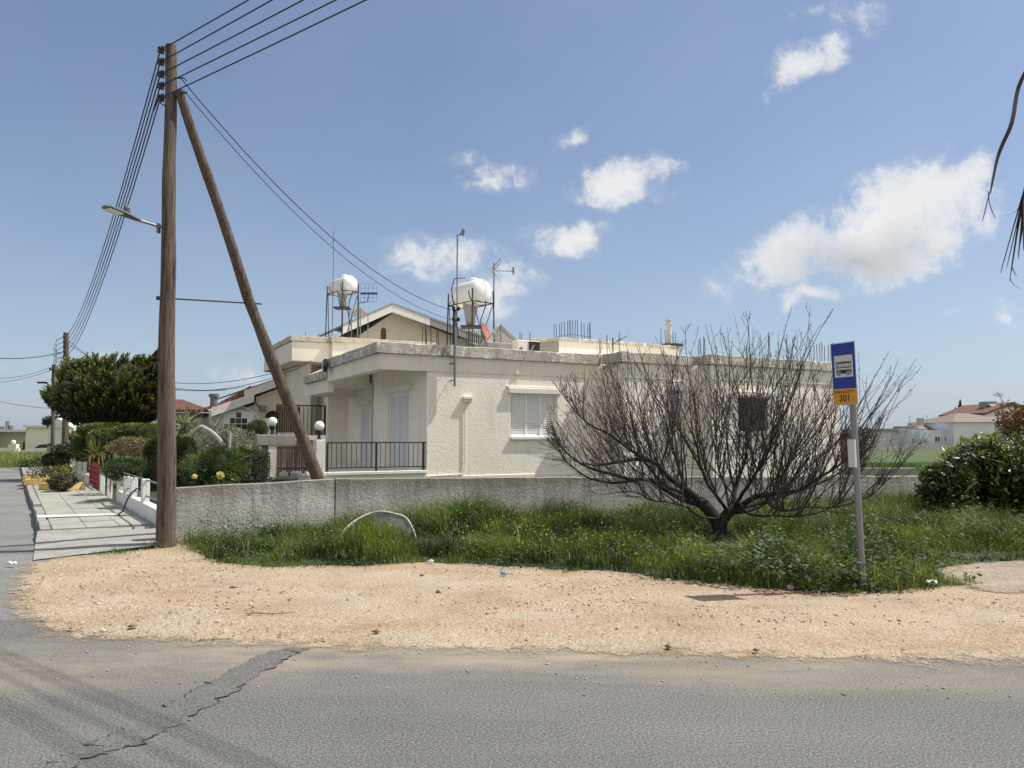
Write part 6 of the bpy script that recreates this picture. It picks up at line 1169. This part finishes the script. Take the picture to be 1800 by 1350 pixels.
wn=N(nt,'ShaderNodeTexNoise'); wn.inputs['Scale'].default_value=9; wn.inputs['Detail'].default_value=6; wn.inputs['Roughness'].default_value=.6; nt.links.new(uv,wn.inputs['Vector'])
ws=N(nt,'ShaderNodeVectorMath',operation='MULTIPLY_ADD'); nt.links.new(wn.outputs['Color'],ws.inputs[0]); ws.inputs[1].default_value=(.13,.09,0); ws.inputs[2].default_value=(-.065,-.045,0)
wv=N(nt,'ShaderNodeVectorMath',operation='ADD'); nt.links.new(uv,wv.inputs[0]); nt.links.new(ws.outputs[0],wv.inputs[1])
acc=None
for px,py,rx,ry,an,stg in clouds:
    cu_,cv=UVp(px,py); mp=N(nt,'ShaderNodeMapping',vector_type='TEXTURE'); mp.inputs['Location'].default_value=(cu_,cv,0); mp.inputs['Rotation'].default_value=(0,0,R(an)); mp.inputs['Scale'].default_value=(rx/f*1.55,ry/f*1.6,1); nt.links.new(wv.outputs[0],mp.inputs['Vector'])
    ln=N(nt,'ShaderNodeVectorMath',operation='LENGTH'); nt.links.new(mp.outputs[0],ln.inputs[0]); d_=math_(nt,'SUBTRACT',1.,ln.outputs['Value'],True); d_=math_(nt,'MULTIPLY',math_(nt,'POWER',d_,.9),stg)
    acc=d_ if acc is None else math_(nt,'MAXIMUM',acc,d_)
n1=noise(nt,uv,13,15,.68,.5); n2=noise(nt,uv,60,10,.75,.6)
nn=math_(nt,'ADD',math_(nt,'MULTIPLY',math_(nt,'SUBTRACT',n1,.51),3.1),math_(nt,'MULTIPLY',math_(nt,'SUBTRACT',n2,.5),.9))
gate=math_(nt,'MULTIPLY',acc,3.,True); den=math_(nt,'ADD',acc,math_(nt,'MULTIPLY',math_(nt,'MULTIPLY',nn,.62),gate)); mask=ramp(nt,den,[(.12,0),(.30,.14),(.55,.72),(.82,1)])
# grey underside shade painted into the colour of the big cloud
shd=noise(nt,wv.outputs[0],6,5,.6); thick=ramp(nt,den,[(.55,0),(1.25,1)])
mp=N(nt,'ShaderNodeMapping',vector_type='TEXTURE'); cu_,cv=UVp(1500,455); mp.inputs['Location'].default_value=(cu_,cv,0); mp.inputs['Rotation'].default_value=(0,0,R(14)); mp.inputs['Scale'].default_value=(200/f,62/f,1); nt.links.new(wv.outputs[0],mp.inputs['Vector']); ln=N(nt,'ShaderNodeVectorMath',operation='LENGTH'); nt.links.new(mp.outputs[0],ln.inputs[0]); under=math_(nt,'SUBTRACT',1.,ln.outputs['Value'],True)
cc=mix(nt,math_(nt,'MULTIPLY',under,1.05),[CLD*x for x in (1.,1.0,1.0)],[CLD*x for x in (.60,.63,.66)]); cc=mix(nt,math_(nt,'MULTIPLY',math_(nt,'SUBTRACT',shd,.38,True),1.5),cc,[CLD*x for x in (.8,.84,.9)])
thin=noise(nt,wpos(nt) if False else uv,2.2,5,.55); veil=math_(nt,'MULTIPLY',ramp(nt,thin,[(.4,0),(.75,1)]),.10)
hz=math_(nt,'SUBTRACT',1.,math_(nt,'MULTIPLY',v,2.6),True); hz=math_(nt,'MULTIPLY',math_(nt,'POWER',hz,1.5),.6)
sk=mix(nt,VEIL,sky.outputs[0],[CLD*x for x in (.60,.74,1.08)]); sk=mix(nt,hz,sk,[CLD*x for x in (.55,.68,.86)]); sk=mix(nt,veil,sk,[CLD*x for x in (.8,.85,.92)])
bk=math_(nt,'MULTIPLY',math_(nt,'SUBTRACT',math_(nt,'MULTIPLY',sp.outputs[1],-1.),.05,True),2.2,True); nb=noise(nt,tc,2.6,8,.6,.2); bkm=math_(nt,'MULTIPLY',bk,ramp(nt,nb,[(.38,.25),(.55,.95)]))  # unseen bright clouds added behind the camera to lift fill on shaded walls
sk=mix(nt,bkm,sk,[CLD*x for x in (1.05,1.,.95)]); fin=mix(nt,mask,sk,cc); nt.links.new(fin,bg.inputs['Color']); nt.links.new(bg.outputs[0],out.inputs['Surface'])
sd_=Vector((math.cos(EL)*math.cos(AZ),math.cos(EL)*math.sin(AZ),math.sin(EL))); L=bpy.data.lights.new('sun','SUN'); L.energy=SUNE; L.angle=R(.53); L.color=(1.,.95,.86); o=bpy.data.objects.new('sun',L); C.objects.link(o); o.rotation_euler=sd_.to_track_quat('Z','Y').to_euler(); o.location=(20,5,30)
cam=bpy.data.cameras.new('camera'); cam.sensor_fit='HORIZONTAL'; cam.sensor_width=36; cam.lens=36*f/1800; cam.clip_start=.05; cam.clip_end=4000; o=bpy.data.objects.new('camera',cam); C.objects.link(o); o.location=(0,0,H); o.rotation_euler=(PI/2+pit,0,0); sc=bpy.context.scene; sc.camera=o
sc.render.engine='CYCLES'; sc.view_settings.view_transform='Standard'; sc.view_settings.look='None'; sc.view_settings.exposure=EXPO; sc.view_settings.gamma=1.
sc.cycles.transparent_max_bounces=8; sc.cycles.max_bounces=8; sc.render.resolution_x=1024; sc.render.resolution_y=768
